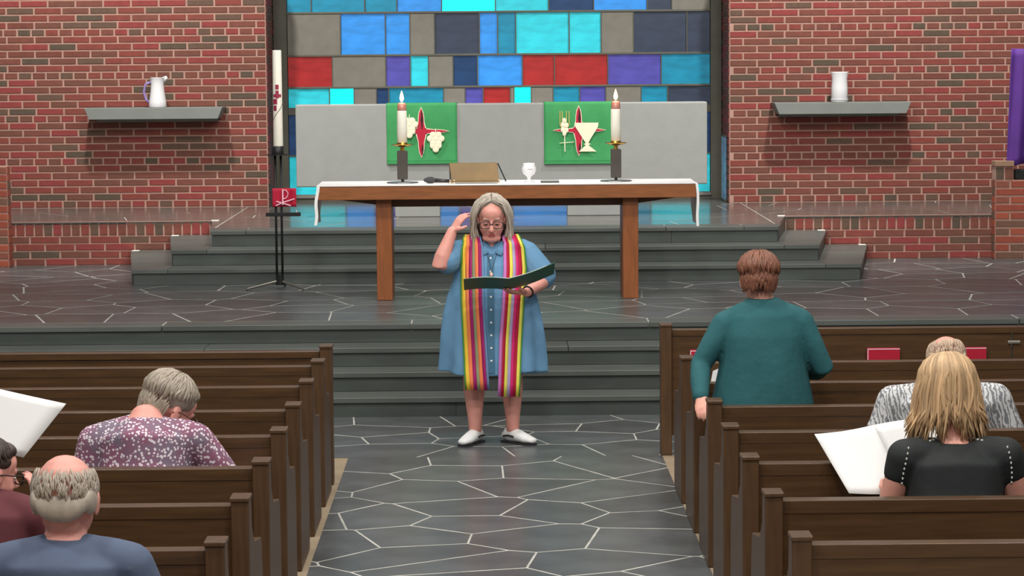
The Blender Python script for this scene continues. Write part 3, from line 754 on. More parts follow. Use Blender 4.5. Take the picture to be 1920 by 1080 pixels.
# ------------------------------------------------------------------ pews
ROWS = [14.35, 13.46, 12.55, 11.70, 10.80, 9.9, 9.0, 8.1]
PH = .828
END = [(-.06, 0), (.50, 0), (.50, .40), (.46, .58), (.16, .62), (.065, .70), (.05, PH), (-.06, PH)]
ME_END = None
def pew(side, Y, label, length=3.9):
    x_in = -.96 if side < 0 else 1.05
    root = empty('pew', (x_in, Y, 0), label, 'pew', 'dark wooden pews on both sides of the aisle')
    s = side; X = lambda d: s*d
    def bx(name, d0, d1, y0, y1, z0, z1, m=PEW, bev=.005):
        b = MB(); b.box((min(X(d0), X(d1)), y0, z0), (max(X(d0), X(d1)), y1, z1)); return b.build(name, m, root, bevel=bev)
    for d0 in (0, length-.07):
        b = MB(); b.prism(END, 'x', min(X(d0), X(d0+.07)), max(X(d0), X(d0+.07))); e = b.build('end_panel', PEWV, root, bevel=.006)
        b = MB(); b.box((min(X(d0), X(d0+.07))-.004, -.066, PH-.012), (max(X(d0), X(d0+.07))+.004, .056, PH+.006)); b.build('end_cap', PEWV, e, bevel=.004)
    bx('top_rail', .071, length-.071, -.021, .055, PH-.085, PH-.032, bev=.003)
    bx('back_panel', .071, length-.071, -.018, .014, .16, PH-.0852, bev=.001)
    bx('lower_rail', .071, length-.071, -.026, -.019, .42, .50)
    bx('seat', .071, length-.071, .0145, .44, .41, .445)
    bx('kick_rail', .071, length-.071, -.02, .03, .08, .158)
    bx('book_rack', .35, length-.35, -.10, -.035, .505, .518, bev=.003)
    bx('rack_rail', .35, length-.35, -.10, -.09, .519, .56, bev=.003)
    return root
def screen(side, Y, label, length=3.9):
    x_in = -.96 if side < 0 else 1.05
    root = empty('pew_front_screen', (x_in, Y, 0), label, 'pew screen', 'front screens before the pews')
    s = side; X = lambda d: s*d
    def bx(name, d0, d1, y0, y1, z0, z1, m=PEW, bev=.005, par=root):
        b = MB(); b.box((min(X(d0), X(d1)), y0, z0), (max(X(d0), X(d1)), y1, z1)); return b.build(name, m, par, bevel=bev)
    for d0 in (0, length-.07):
        e = bx('end_post', d0, d0+.07, -.06, .06, 0, PH, PEWV)
        b = MB(); b.box((min(X(d0), X(d0+.07))-.004, -.066, PH-.012), (max(X(d0), X(d0+.07))+.004, .066, PH+.006)); b.build('end_cap', PEWV, e, bevel=.004)
    bx('top_rail', .071, length-.071, -.026, .04, PH-.075, PH-.03)
    n = 2 if side > 0 else 2; cut = 2.23
    bx('panel', .071, cut-.004, -.016, .016, .12, PH-.076); bx('panel', cut+.004, length-.071, -.016, .016, .12, PH-.076)
    bx('bracket', cut-.03, cut+.05, -.03, -.0165, PH-.14, PH-.12, mat('bracket_steel', (170, 168, 160), .35, metal=.7))
    bx('book_rack', .2, length-.35, -.10, -.0165, .505, .518, bev=.003)
    bx('rack_rail', .2, length-.35, -.10, -.09, .519, .56, bev=.003)
    return root
screen(-1, 15.08, 'dark wooden pew screen in front of the left block of pews')
screen(1, 16.10, 'dark wooden pew screen in front of the right block of pews')
ORD = ['front', 'second', 'third', 'fourth', 'fifth', 'sixth', 'seventh', 'eighth']
for i, Y in enumerate(ROWS):
    pew(-1, Y, ORD[i]+' dark wooden pew from the front, left of the aisle')
    if i < 7: pew(1, Y, ORD[i]+' dark wooden pew from the front, right of the aisle')

def hymnal(px, py, Y, w_, h_, label, tilt=0):
    p = at(px, py, Y); z = .5185
    root = empty('hymnal', (p.x, Y, z), label, 'book', 'red hymnals in the pew racks', 0)
    root.rotation_euler.x = tilt
    b = MB(); b.box((-w_/2, -.016, 0), (w_/2, -.0125, h_)); b.box((-w_/2, .0125, 0), (w_/2, .016, h_)); b.box((-w_/2, -.0124, 0), (-w_/2+.004, .0124, h_))
    b.build('cover', BOOKRED, root)
    b = MB(); b.box((-w_/2+.0045, -.012, .004), (w_/2-.004, .012, h_-.004)); b.build('pages', PAPER, root)
    b = MB(); b.box((-w_/2, -.0175, h_-.008), (w_/2, -.0162, h_-.002)); b.box((-w_/2, -.0175, .002), (-w_/2+.006, -.0162, h_-.0085)); b.build('cover_edge', PINK, root)
hymnal(1656, 675, 16.05, .205, .152, 'red hymnal in the screen rack left of the blonde head')
hymnal(1818, 675, 16.05, .205, .152, 'red hymnal in the screen rack half hidden by the blonde head')
hymnal(1316, 675, 16.05, .15, .15, 'red hymnal in the screen rack beside the teal sleeve')

# ------------------------------------------------------------------ people
def frame(center, yaw=0, pitch=0, roll=0, scale=1.0):
    """head frame: x to the person's right, y forward, z up. yaw>0 turns right, pitch>0 looks down"""
    return (Matrix.Translation(Vector(center)) @ Matrix.Rotation(-yaw, 4, 'Z') @ Matrix.Rotation(-pitch, 4, 'X')
            @ Matrix.Rotation(roll, 4, 'Y') @ Matrix.Scale(scale, 4))
def add_head(mb, M, fat=0.0):
    e = lambda c, r, **k: mb.ell(c, r, M=M, **k)
    e((0, -.012, .032), (.077, .096, .086)); e((0, .022, -.030), (.062+fat, .068, .078)); e((0, .045, .045), (.060, .046, .050))
    e((0, .062, -.092), (.030+fat, .026, .022)); e((0, .035, -.098), (.045+fat*1.3, .05, .022))
    for s in (-1, 1):
        e((s*.034, .058, -.035), (.026, .024, .026)); e((s*.030, .078, .022), (.022, .012, .008))
        e((s*.079, -.008, -.008), (.009, .021, .032)); e((s*.083, -.016, .004), (.008, .014, .022))
        e((s*.011, .098, -.034), (.010, .012, .009))
        e((s*.031, .072, .004), (.014, .012, .009))
    mb.tube([(0, .082, .020), (0, .096, -.006), (0, .112, -.028)], [.009, .011, .013], 10, M=M, round_ends=True)
    e((0, .083, -.062), (.024, .012, .006)); e((0, .081, -.070), (.020, .012, .007))
def add_hand(mb, wrist, d, palm, thumb, curl=.35, size=1.0, spread=.06, thumb_in=.25):
    wrist = Vector(wrist); d = Vector(d).normalized(); palm = Vector(palm); palm = (palm-d*palm.dot(d)).normalized()
    sd = d.cross(palm).normalized()
    if sd.dot(Vector(thumb)) < 0: sd = -sd
    z = size
    mb.tube([wrist-d*.02*z, wrist+d*.01*z, wrist+d*.045*z, wrist+d*.085*z], [(.024*z, .018*z), (.027*z, .018*z), (.038*z, .0155*z), (.040*z, .013*z)], 14, side=sd, round_ends=True)
    for i, (L_, off) in enumerate(((.072, .030), (.080, .010), (.074, -.010), (.058, -.029))):
        p = wrist + d*(.082-.004*abs(i-1))*z + sd*off*z; a = curl*.5; pts = [p-d*.015*z, p]; dd = d + sd*(off*spread/.03)
        for k, fr in enumerate((.45, .32, .23)):
            v = (dd.normalized()*math.cos(a) + palm*math.sin(a)); p = p + v*L_*fr*z; pts.append(p); a += curl
        mb.tube(pts, [.0095*z, .0098*z, .0092*z, .0082*z, .0068*z], 10, side=sd, round_ends=True)
    p = wrist + d*.022*z + sd*.026*z; v = (d*.62 + sd*.72 + palm*thumb_in).normalized(); pts = [p-v*.012*z, p, p+v*.040*z]
    v2 = (d*.85 + sd*.35 + palm*(thumb_in+.25)).normalized(); pts.append(pts[-1]+v2*.032*z)
    mb.tube(pts, [.014*z, .0135*z, .0115*z, .0085*z], 10, round_ends=True)
def limb(mb, pts, rad, seg=14): mb.tube(pts, rad, seg, round_ends=True)
def mid(a, b, t=.5): return Vector(a).lerp(Vector(b), t)
def arm(mb, sh, el, wr, k=1.0, hand=None):
    sh, el, wr = Vector(sh), Vector(el), Vector(wr)
    limb(mb, [sh, mid(sh, el, .4), mid(sh, el, .85), el, mid(el, wr, .25), mid(el, wr, .7), wr],
         [.055*k, .052*k, .043*k, .042*k, .044*k, .034*k, .027*k])
    if hand: add_hand(mb, wr, *hand[:3], **hand[3])
def face(root, M, brow=(120, 110, 100), lips=True):
    for s in (-1, 1):
        b = MB(); b.ell((s*.031, .078, .000), (.0125, .0085, .0065), M=M, seg=12, rings=8); o = b.build('eye', EYEW, root, smooth=True)
        b = MB(); b.ell((s*.031, .0845, -.002), (.0055, .004, .0045), M=M, seg=10, rings=6); b.build('iris', EYED, o, smooth=True)
        b = MB(); b.tube([(s*.016, .089, .024), (s*.032, .090, .029), (s*.048, .080, .024)], [.003, .004, .002], 6, M=M); b.build('eyebrow', mat('brow%d' % brow[0], brow, .8), root, smooth=True)
    b = MB(); b.ell((0, .0905, -.0625), (.021, .006, .0042), M=M, seg=14, rings=6); b.ell((0, .089, -.0695), (.018, .006, .0048), M=M, seg=14, rings=6)
    b.build('lips', LIPS, root, smooth=True)
def glasses(root, M, m, temple=True):
    g = MB()
    for s in (-1, 1):
        pts = []
        for i in range(17):
            a = 2*math.pi*i/16; cx, cz = math.cos(a), math.sin(a)
            k = (abs(cx)**4+abs(cz)**4)**-.25
            pts.append((s*.035+cx*k*.028, .103-.004*abs(cx*k), -.002+cz*k*.019))
        g.tube(pts, [.0028]*17, 6, M=M)
        if temple: g.tube([(s*.063, .100, .008), (s*.078, .07, .008), (s*.088, .0, .008), (s*.086, -.03, -.006)], [.0024]*4, 6, M=M)
    g.tube([(-.008, .104, .004), (0, .107, .006), (.008, .104, .004)], [.0024]*3, 6, M=M)
    return g.build('glasses', m, root, smooth=True)
def hair_mat(name, rgb, isl=.28): return mat(name, rgb, .5, island=isl, var=.15, scale=30, stretch=(1, 1, .3))
def short_hair(root, M, m, rn, vol=1.0, nape=-.055, n=260):
    """cropped hair: a shaped cap with combed locks lying over it"""
    b = MB()
    b.ell((0, -.026, .056), (.086*vol, .097*vol, .074*vol), M=M); b.ell((0, -.066, -.004), (.070, .046, .055), M=M)
    b.ell((0, .045, .088), (.058, .038, .030), M=M)
    for s in (-1, 1): b.ell((s*.068, -.014, .050), (.017, .056, .028), M=M)
    cap = organic('hair', b, .006, 4, m, root)
    L_ = MB(); c = Vector((0, -.026, .040))
    for i in range(n):
        ph = rn.uniform(0, 2*math.pi); back = .5-.5*math.sin(ph)          # 1 at the back, 0 at the front
        t1 = 1.05+.85*back+rn.uniform(-.2, .08); t0 = rn.uniform(.0, t1*.6); pts = []
        sw = rn.uniform(-.25, .25)
        for k in range(6):
            t = t0+(t1-t0)*k/5; a = ph+sw*k/5; rr = 1.0+.02*math.sin(k*1.2+i)+.012
            q = Vector((math.sin(t)*math.cos(a)*.088*vol, math.sin(t)*math.sin(a)*.099*vol, math.cos(t)*.090*vol))*rr
            if t > 1.5: q.y *= .93
            pts.append(c+q)
        L_.tube(pts, [.003, .0055, .006, .006, .005, .0015], 5, M=M)
    for i in range(int(n*1.3)):
        a = rn.uniform(-1.25, 1.25); z0 = rn.uniform(-.03, .04); ln = rn.uniform(.025, .05); pts = []
        for k in range(4):
            z = z0-ln*k/3; wd = .082-.25*max(0, -z)
            pts.append((math.sin(a)*wd*vol, -.022-math.cos(a)*(.094-.30*max(0, -z-.01))*vol, z))
        L_.tube(pts, [.0015, .003, .003, .0008], 5, M=M)
    L_.build('locks', m, cap, smooth=True)
    return cap
def seated(name, label, loc, hair, skin, top_m, bottom_m, sh_w=.2, lean=.12, sit_h=.80, head=None, arms=None, sleeve='long', bulk=1.0, hs=1.0, shoulder_r=.062, top_wob=.006, collar=True):
    """person on a pew facing +y; loc is the point of the seat below the pelvis"""
    Z0 = 0.0; pel = Vector((0, 0, .085)); ch = Vector((0, lean*.55, .34)); nk = Vector((0, lean, .52)); hd = Vector(head['c'])
    M = frame(hd, head.get('yaw', 0), head.get('pitch', 0), head.get('roll', 0), hs)
    mb = MB(); k = bulk
    mb.tube([pel-Vector((0, 0, .04)), pel+Vector((0, .01, .08)), ch-Vector((0, .0, .06)), ch+Vector((0, 0, .08)), nk-Vector((0, 0, .015))],
            [(.15*k, .11*k), (.15*k, .11*k), (.155*k, .11*k), (sh_w*.76, .095*k), (.075, .06)], 20, round_ends=True)
    nb = M @ Vector((0, -.03, -.05))
    limb(mb, [nk-Vector((0, 0, .05)), mid(nk, nb), nb], [.062, .056, .055])
    add_head(mb, M, .006)
    for s in (-1, 1):
        hip = Vector((s*.10, .03, .11)); kn = Vector((s*.12, .40, .085)); an = Vector((s*.12, .36, -.345))
        limb(mb, [hip, mid(hip, kn), kn], [.085*k, .072*k, .056]); limb(mb, [kn, mid(kn, an, .35), an], [.054, .056, .038])
        limb(mb, [an+Vector((0, -.03, -.03)), an+Vector((0, .07, -.045)), an+Vector((0, .16, -.058))], [.034, .034, .026])
        A = arms[s]; arm(mb, A[0], A[1], A[2], k*.95, A[3] if len(A) > 3 else None)
    body = organic(name, mb, .0075, 2, skin, None, loc=loc)
    c = MB(); g = .016
    c.tube([pel-Vector((0, 0, .02)), pel+Vector((0, .01, .09)), ch-Vector((0, 0, .05)), ch+Vector((0, 0, .07)), nk-Vector((0, 0, .05)), nk-Vector((0, 0, .012))],
           [(.17*k+g, .125*k+g), (.165*k+g, .125*k+g), (.165*k+g, .125*k+g), (sh_w*.86, .115*k+g), (sh_w*.52, .09+g), (.078, .068)], 24)
    for s in (-1, 1):
        sh, el, wr = [Vector(p) for p in arms[s][:3]]
        c.tube([nk+Vector((s*.035, -.008, -.055)), mid(nk+Vector((0, 0, -.05)), sh, .6), sh], [.062, .074, shoulder_r], 14, round_ends=True)
        if sleeve == 'long': limb(c, [sh, mid(sh, el), el, mid(el, wr, .5), mid(el, wr, .93)], [shoulder_r, .066*k, .060*k, .050*k, .042])
        elif sleeve == 'short': limb(c, [sh, mid(sh, el, .5), mid(sh, el, .85)], [shoulder_r, .068*k, .068*k])
        elif sleeve == 'cap': limb(c, [sh, mid(sh, el, .25)], [shoulder_r, .060*k])
    top = organic('shirt', c, .009, 9, top_m, body, top_wob, 9)
    t = MB()
    t.tube([pel-Vector((0, 0, .075)), pel-Vector((0, 0, .02)), pel+Vector((0, 0, .03))], [(.17*k, .12*k), (.178*k, .13*k), (.165*k, .12*k)], 20)
    for s in (-1, 1):
        hip = Vector((s*.10, .03, .11)); kn = Vector((s*.12, .40, .085)); an = Vector((s*.12, .36, -.345))
        limb(t, [hip, mid(hip, kn), kn], [.095*k, .085*k, .068]); limb(t, [kn, mid(kn, an, .4), mid(kn, an, .9)], [.066, .066, .06])
    organic('trousers', t, .012, 2, bottom_m, body, .004, 8)
    for s in (-1, 1):
        an = Vector((s*.12, .36, -.358)); b = MB()
        b.tube([an+Vector((0, -.055, -.05)), an+Vector((0, .0, -.042)), an+Vector((0, .09, -.05)), an+Vector((0, .185, -.066))], [(.035, .034), (.042, .042), (.046, .034), (.032, .02)], 12, round_ends=True)
        organic('shoe', b, .008, 1, BLACK, body)
    face(body, M)
    hair(body, M)
    return body, M, top

# ---- the minister: stands before the steps facing the camera
Ym = 16.62; pm = at(924, 700, Ym)
DENIM = mat('denim', (102, 148, 184), .8, var=.07, scale=5, bump=.25, bscale=14, stretch=(1, 1, .5))
hx = (0, .055, 1.475)
Mh = frame(hx, 0, math.radians(16), 0, 1.16)
mb = MB()
mb.tube([(0, 0, .78), (0, 0, .9), (0, .01, 1.08), (0, 0, 1.20), (0, -.01, 1.28), (0, -.01, 1.34)], [(.22, .15), (.23, .16), (.20, .145), (.185, .11), (.11, .072), (.062, .058)], 24, round_ends=True)
limb(mb, [(0, -.012, 1.28), (0, .005, 1.36), (0, .03, 1.42)], [.066, .060, .058])
add_head(mb, Mh, .007)
ELR, WRR = (.338, .17, 1.185), (.255, .12, 1.40)
arm(mb, (.195, .0, 1.235), ELR, WRR, 1.22, (Vector((-.52, -.10, .80)), (-.75, -.55, -.3), (.2, .8, .3), dict(curl=.30, size=1.02, spread=.08)))
ELL, WRL = (-.345, .03, 1.075), (-.225, .245, 1.012)
arm(mb, (-.195, 0, 1.235), ELL, WRL, 1.15, (Vector((.92, .38, .04)), (.0, -.25, .95), (-.1, .9, .2), dict(curl=.22, size=1.05, spread=.07, thumb_in=.1)))
for s in (-1, 1):
    kn, an = (s*.125, .02, .47), (s*.118 + (0 if s > 0 else -.01), .0, .095)
    limb(mb, [(s*.115, 0, .82), (s*.12, .01, .62), kn, mid(kn, an, .3)+Vector((0, -.012, 0)), mid(kn, an, .75), an], [.105, .092, .072, .071, .050, .043])
    fd = Vector((math.sin(s*math.radians(28 if s > 0 else 48)), math.cos(math.radians(28 if s > 0 else 48)), 0))
    limb(mb, [Vector(an)-fd*.03-Vector((0, 0, .035)), Vector(an)+fd*.06-Vector((0, 0, .05)), Vector(an)+fd*.14-Vector((0, 0, .066))], [.036, .034, .024])
mini = organic('person', mb, .0058, 2, SKINP, None, loc=(pm.x, Ym, 0))
mini.rotation_euler.z = math.pi
tag(mini, 'standing grey-haired woman in denim dress and rainbow stole holding an open folder', 'person')
# denim dress
c = MB(); ringsD = [(1.325, .085, .072), (1.30, .15, .092), (1.26, .222, .115), (1.18, .238, .155), (1.08, .25, .178), (.98, .292, .185), (.86, .315, .195), (.70, .33, .205), (.56, .342, .212), (.475, .35, .216)]
vs = []; fs = []; sg = 72
for i, (z, a, b_) in enumerate(ringsD):
    pl = max(0, min(1, (1.1-z)/.5))*.014
    for k in range(sg):
        an = 2*math.pi*k/sg; q = 1+pl/.25*math.sin(an*9+.6*math.sin(z*6))
        ex = a*math.cos(an); vn = (max(0, 1-abs(ex)/.07)*(.62, .55, .28)[i] if (i < 3 and math.sin(an) > 0) else 0)
        vs.append((a*math.cos(an)*q+.006*math.sin(z*9)*pl*50, b_*math.sin(an)*q*(1-vn)+.005, z + (.012*math.sin(an*3+1) if i == len(ringsD)-1 else 0)))
for i in range(len(ringsD)-1):
    for k in range(sg): fs.append((i*sg+k, (i+1)*sg+k, (i+1)*sg+(k+1) % sg, i*sg+(k+1) % sg))
fs += [tuple(range(sg)), tuple(range((len(ringsD)-1)*sg, len(ringsD)*sg))[::-1]]
c.add(vs, fs)
limb(c, [(.10, -.005, 1.285), (.19, 0, 1.262), mid((.205, 0, 1.275), ELR, .45)], [.055, .078, .088]); limb(c, [(.205, .0, 1.25), mid((.205, 0, 1.26), ELR, .62)], [.08, .092])
limb(c, [(-.10, -.005, 1.288), (-.19, 0, 1.27), (-.215, 0, 1.255), mid((-.205, 0, 1.265), ELL, .5), mid((-.205, 0, 1.265), ELL, .86)], [.055, .078, .084, .090, .095])
dress = organic('dress', c, .0075, 3, DENIM, mini, .008, 7)
bv = BVHTree.FromPolygons([v.co.copy() for v in dress.data.vertices], [tuple(p.vertices) for p in dress.data.polygons])
def front(x, z, off=.008, y_hang=None):
    h = bv.ray_cast(Vector((x, 1.0, z)), Vector((0, -1, 0)))
    y = h[0].y+off if h[0] is not None else (y_hang if y_hang is not None else .2)
    return Vector((x, y, z))
# collar, placket and buttons
for s in (-1, 1):
    b = MB(); b.sheet([[(s*.018, .118, 1.262), (s*.055, .085, 1.312), (s*.075, .02, 1.345), (s*.06, -.05, 1.352)], [(s*.058, .135, 1.242), (s*.095, .105, 1.275), (s*.108, .03, 1.305), (s*.08, -.075, 1.318)]], .006); b.build('collar', DENIM, mini, smooth=True)
b = MB(); g = []
for i in range(24):
    z = 1.25-.76*i/23; q = front(.008, z, .004); g.append([q+Vector((-.022, 0, 0)), q+Vector((.022, 0, 0))])
b.sheet(g, .004); b.build('placket', mat('denim_placket', (70, 112, 140), .8, bump=.15, bscale=30), dress)
for i in range(9):
    q = front(.008, 1.225-.082*i, .008); b = MB(); b.ell((q.x, q.y, q.z), (.0075, .004, .0075), seg=10, rings=6); b.build('button', PAPER, dress, smooth=True)
# rainbow stole: two hanging bands, each of coloured stripes
STRIPE = {'g': (70, 140, 50), 'y': (236, 196, 60), 'o': (240, 130, 80), 'm': (160, 20, 100), 'l': (140, 150, 110), 'b': (110, 140, 180), 'p': (205, 120, 190), 'r': (180, 14, 50), 'k': (214, 30, 110), 'Y': (232, 222, 90), 'v': (178, 160, 200)}
SM = {k: mat('stole_'+n, v, .75, bump=.05, bscale=60) for (k, v), n in zip(STRIPE.items(), ('green', 'gold', 'orange', 'magenta', 'sage', 'blue', 'pink', 'red', 'rose', 'lemon', 'lilac'))}
def stole(path, code, name):
    """path rows: (x_left, x_right, z, y or None) in the minister's frame"""
    n = len(code); rows = []; WT = [{'g': .45, 'b': .6, 'l': .8}.get(c_, 1) for c_ in code]; TW = sum(WT); US = [0]
    for w_ in WT: US += [US[-1]+w_/2/TW, US[-1]+w_/TW]
    for xl, xr, z, y in path:
        row = []
        for j in range(n*2+1):
            x = xl+(xr-xl)*US[j]
            q = Vector((x, y, z)) if y is not None else front(x, z, .012, None)
            row.append(q)
        rows.append(row)
    for j in range(n*2+1):                                  # smooth the drape down its length
        for it in range(3):
            ys = [r_[j].y for r_ in rows]
            for i in range(1, len(rows)-1): rows[i][j].y = max(ys[i], (ys[i-1]+ys[i]+ys[i+1])/3)
    root_ = None
    for k, ch_ in enumerate(code):
        b = MB(); b.sheet([[r_[2*k], r_[2*k+1], r_[2*k+2]] for r_ in rows], .005)
        if root_ is None: root_ = b.build(name, SM[ch_], mini, smooth=True)
        else: b.build('stripe', SM[ch_], root_, smooth=True)
    return root_
def dens(P, n=34):
    out = []
    zs = [p[2] for p in P]
    for i in range(n):
        t = i/(n-1)*(len(P)-1); a = min(int(t), len(P)-2); f_ = t-a; p, q = P[a], P[a+1]
        y = None if (p[3] is None or q[3] is None) else p[3]+(q[3]-p[3])*f_
        out.append((p[0]+(q[0]-p[0])*f_, p[1]+(q[1]-p[1])*f_, p[2]+(q[2]-p[2])*f_, y))
    return out
lx = lambda px: -(at(px, 600, Ym-.2).x - pm.x)
# viewer's left band (her right side), top to bottom
Lp = [(.165, .075, 1.345, -.07), (.178, .072, 1.368, -.01), (.188, .068, 1.352, .055), (lx(868), lx(906), 1.315, .10)]
Lp2 = [(lx(866), lx(907), 1.29, None), (lx(864), lx(908), 1.15, None), (lx(864), lx(908), .95, None), (lx(867), lx(912), .7, None), (lx(869), lx(915), .50, None)]
Lh = [(lx(870), lx(916), .44, .228), (lx(871), lx(917), .38, .226)]
stole(dens(Lp, 10)+dens(Lp2, 30)+Lh, 'gyomlomb', 'stole_band')
Rp = [(-.075, -.165, 1.345, -.07), (-.072, -.178, 1.368, -.01), (-.068, -.188, 1.352, .055), (lx(946), lx(983), 1.315, .10)]
Rp2 = [(lx(945), lx(986), 1.29, None), (lx(945), lx(989), 1.15, None), (lx(942), lx(984), .95, None), (lx(936), lx(979), .7, None), (lx(934), lx(976), .50, None)]
Rh = [(lx(933), lx(975), .42, .228), (lx(932), lx(974), .335, .226)]
stole(dens(Rp, 10)+dens(Rp2, 30)+Rh, 'prYvkrYg', 'stole_band')
g = [[(-.13, -.075, 1.335), (0, -.088, 1.352), (.13, -.075, 1.335)], [(-.13, -.10, 1.25), (0, -.125, 1.24), (.13, -.10, 1.25)]]
b = MB(); b.sheet(g, .005); b.build('stole_back', SM['m'], mini, smooth=True)
# pendant on a cord
for s in (-1, 1):
    b = MB(); b.tube([(s*.062, .02, 1.345), (s*.05, .075, 1.31), front(s*.03, 1.25, .01), front(s*.012, 1.19, .012), front(.004, 1.135, .014)], [.0014]*5, 5); b.build('necklace_cord', BLACK, mini)
q = front(.004, 1.125, .016); b = MB(); b.ell(q, (.011, .005, .014), seg=10, rings=6); b.build('pendant', mat('pendant', (230, 190, 170), .4), mini, smooth=True)
# hair of the minister
GREY = hair_mat('grey_hair', (182, 172, 158), .30); rn = random.Random(4)
b = MB(); b.ell((0, -.024, .044), (.085, .094, .084), M=Mh); b.ell((0, -.07, -.03), (.075, .04, .09), M=Mh)
hair = organic('hair', b, .006, 3, GREY, mini)
L_ = MB()
for s in (-1, 1):
    for i in range(230):
        y = rn.uniform(-.10, .040); out = rn.uniform(-.004, .018); dr_ = rn.uniform(-.155, -.115)-(.02 if y < -.03 else 0)
        ztop = .044+.088*math.sqrt(max(.02, 1-((y+.024)/.100)**2))
        dr_ += .03*math.sin(y*60+s)*(.6 if s > 0 else 1); w1 = .085*math.sqrt(max(.05, 1-((y+.024)/.105)**2))
        fr = max(0, (y-.02)/.04)
        tk = rn.uniform(-.012, .012)
        pts = [(s*.004+tk*.2, y, ztop+.004+out*.2), (s*w1*.45, y+.004+fr*.004, .05+(ztop-.05)*.88+out*.4), (s*(w1*.85+.010+out*.6), y, .075+rn.uniform(-.01, .01)),
               (s*(max(w1, .072)+.016+out), y-.006-fr*.012, .02), (s*(max(w1, .075)+.014+out), y-.010-fr*.006, -.045), (s*(max(w1, .076)+.010+out+tk), y-.008+tk, -.095), (s*(.078+out+tk*1.4), y+tk*.5, dr_)]
        L_.tube(pts, [.002, .0045, .0055, .0055, .005, .004, .001], 5, M=Mh)
for i in range(60):                                         # loose strands
    s = rn.choice((-1, 1)); y = rn.uniform(-.06, .05); j_ = [rn.uniform(-.008, .008) for _ in range(5)]
    L_.tube([(s*rn.uniform(.0, .03), y, .136), (s*(.06+j_[0]), y+.008, .105), (s*(.096+j_[1]), y+.004, .03), (s*(.105+j_[2]), y, -.05), (s*(.10+j_[3]*2), y+.01, -.12), (s*(.09+j_[4]*2.5), y+.02, -.165)], [.001, .0028, .0032, .003, .0026, .0008], 4, M=Mh)
for i in range(70):
    a = rn.uniform(-1.3, 1.3); pts = []
    for t, rr in ((.15, 1.02), (.7, 1.04), (1.2, 1.05), (1.6, 1.03)):
        pts.append((math.sin(t)*math.sin(a)*.088*rr, -.024-math.sin(t)*math.cos(a)*.098*rr, .044+math.cos(t)*.088*rr))
    pts += [(math.sin(a)*.082, -.02-math.cos(a)*.092, -.05), (math.sin(a)*.085, -.02-math.cos(a)*.085, -.14+rn.uniform(-.01, .02))]
    L_.tube(pts, [.003, .007, .007, .007, .006, .002], 5, M=Mh)
L_.build('locks', GREY, hair, smooth=True)
face(mini, Mh, (150, 140, 128))
for s in (-1, 1):
    b = MB(); b.ell((s*.031, .0775, .0035), (.0145, .0115, .0075), M=Mh, seg=12, rings=8); b.build('eyelid', SKINP, mini, smooth=True)
    b = MB(); b.tube([(s*.018, .087, -.003), (s*.031, .0905, -.0045), (s*.044, .086, -.003)], [.0014]*3, 5, M=Mh); b.build('eyelash', EYED, mini)
glasses(mini, Mh, mat('glasses_frame', (58, 52, 54), .35))
# bracelet
b = MB(); wv = (Vector(WRL)-Vector(ELL)).normalized(); wc = Vector(WRL)-wv*.012
u1 = wv.orthogonal().normalized(); u2 = wv.cross(u1)
b.tube([wc+u1*.036*math.cos(t*.3927)+u2*.036*math.sin(t*.3927) for t in range(17)], [.006]*17, 6); b.build('bracelet', BLACK, mini, smooth=True)
# sneakers
SNK = mat('white_canvas', (238, 238, 236), .7); 
for s in (-1, 1):
    an = Vector((s*.118 + (0 if s > 0 else -.01), .0, 0)); deg = 28 if s > 0 else 48
    R_ = Matrix.Translation(an) @ Matrix.Rotation(-s*math.radians(deg), 4, 'Z')
    b = MB()
    b.tube([(0, -.062, .046), (0, -.045, .054), (0, 0, .057), (0, .06, .048), (0, .12, .036), (0, .172, .030)], [(.030, .030), (.036, .046), (.040, .050), (.045, .040), (.047, .030), (.036, .020)], 16, M=R_, round_ends=True)
    sh = organic('sneaker', b, .005, 2, SNK, mini)
    pts = [(-.028, -.085), (.028, -.085), (.042, -.03), (.045, .04), (.054, .11), (.045, .165), (.02, .192), (-.02, .192), (-.045, .165), (-.054, .11), (-.045, .04), (-.042, -.03)]
    b = MB(); b.add([R_ @ Vector((x, y, .0015)) for x, y in pts]+[R_ @ Vector((x, y, .010)) for x, y in pts], [tuple(range(12))[::-1], tuple(range(12, 24))]+[(i, (i+1) % 12, 12+(i+1) % 12, 12+i) for i in range(12)])
    b.build('sole', mat('sole_dark', (40, 40, 42), .6), sh)
    for k in range(4):
        b = MB(); y = .02+.026*k; z = .103-.014*k; b.tube([(-.022, y, z-.008), (0, y+.004, z+.001), (.022, y, z-.008)], [.0035]*3, 6, M=R_); b.build('lace', SNK, sh)
    b = MB(); b.tube([(.043, -.05, .045), (.050, 0, .055), (.052, .05, .05)], [(.003, .006)]*3, 6, M=R_); b.tube([(-.043, -.05, .045), (-.050, 0, .055), (-.052, .05, .05)], [(.003, .006)]*3, 6, M=R_); b.build('shoe_stripe', BLACK, sh)
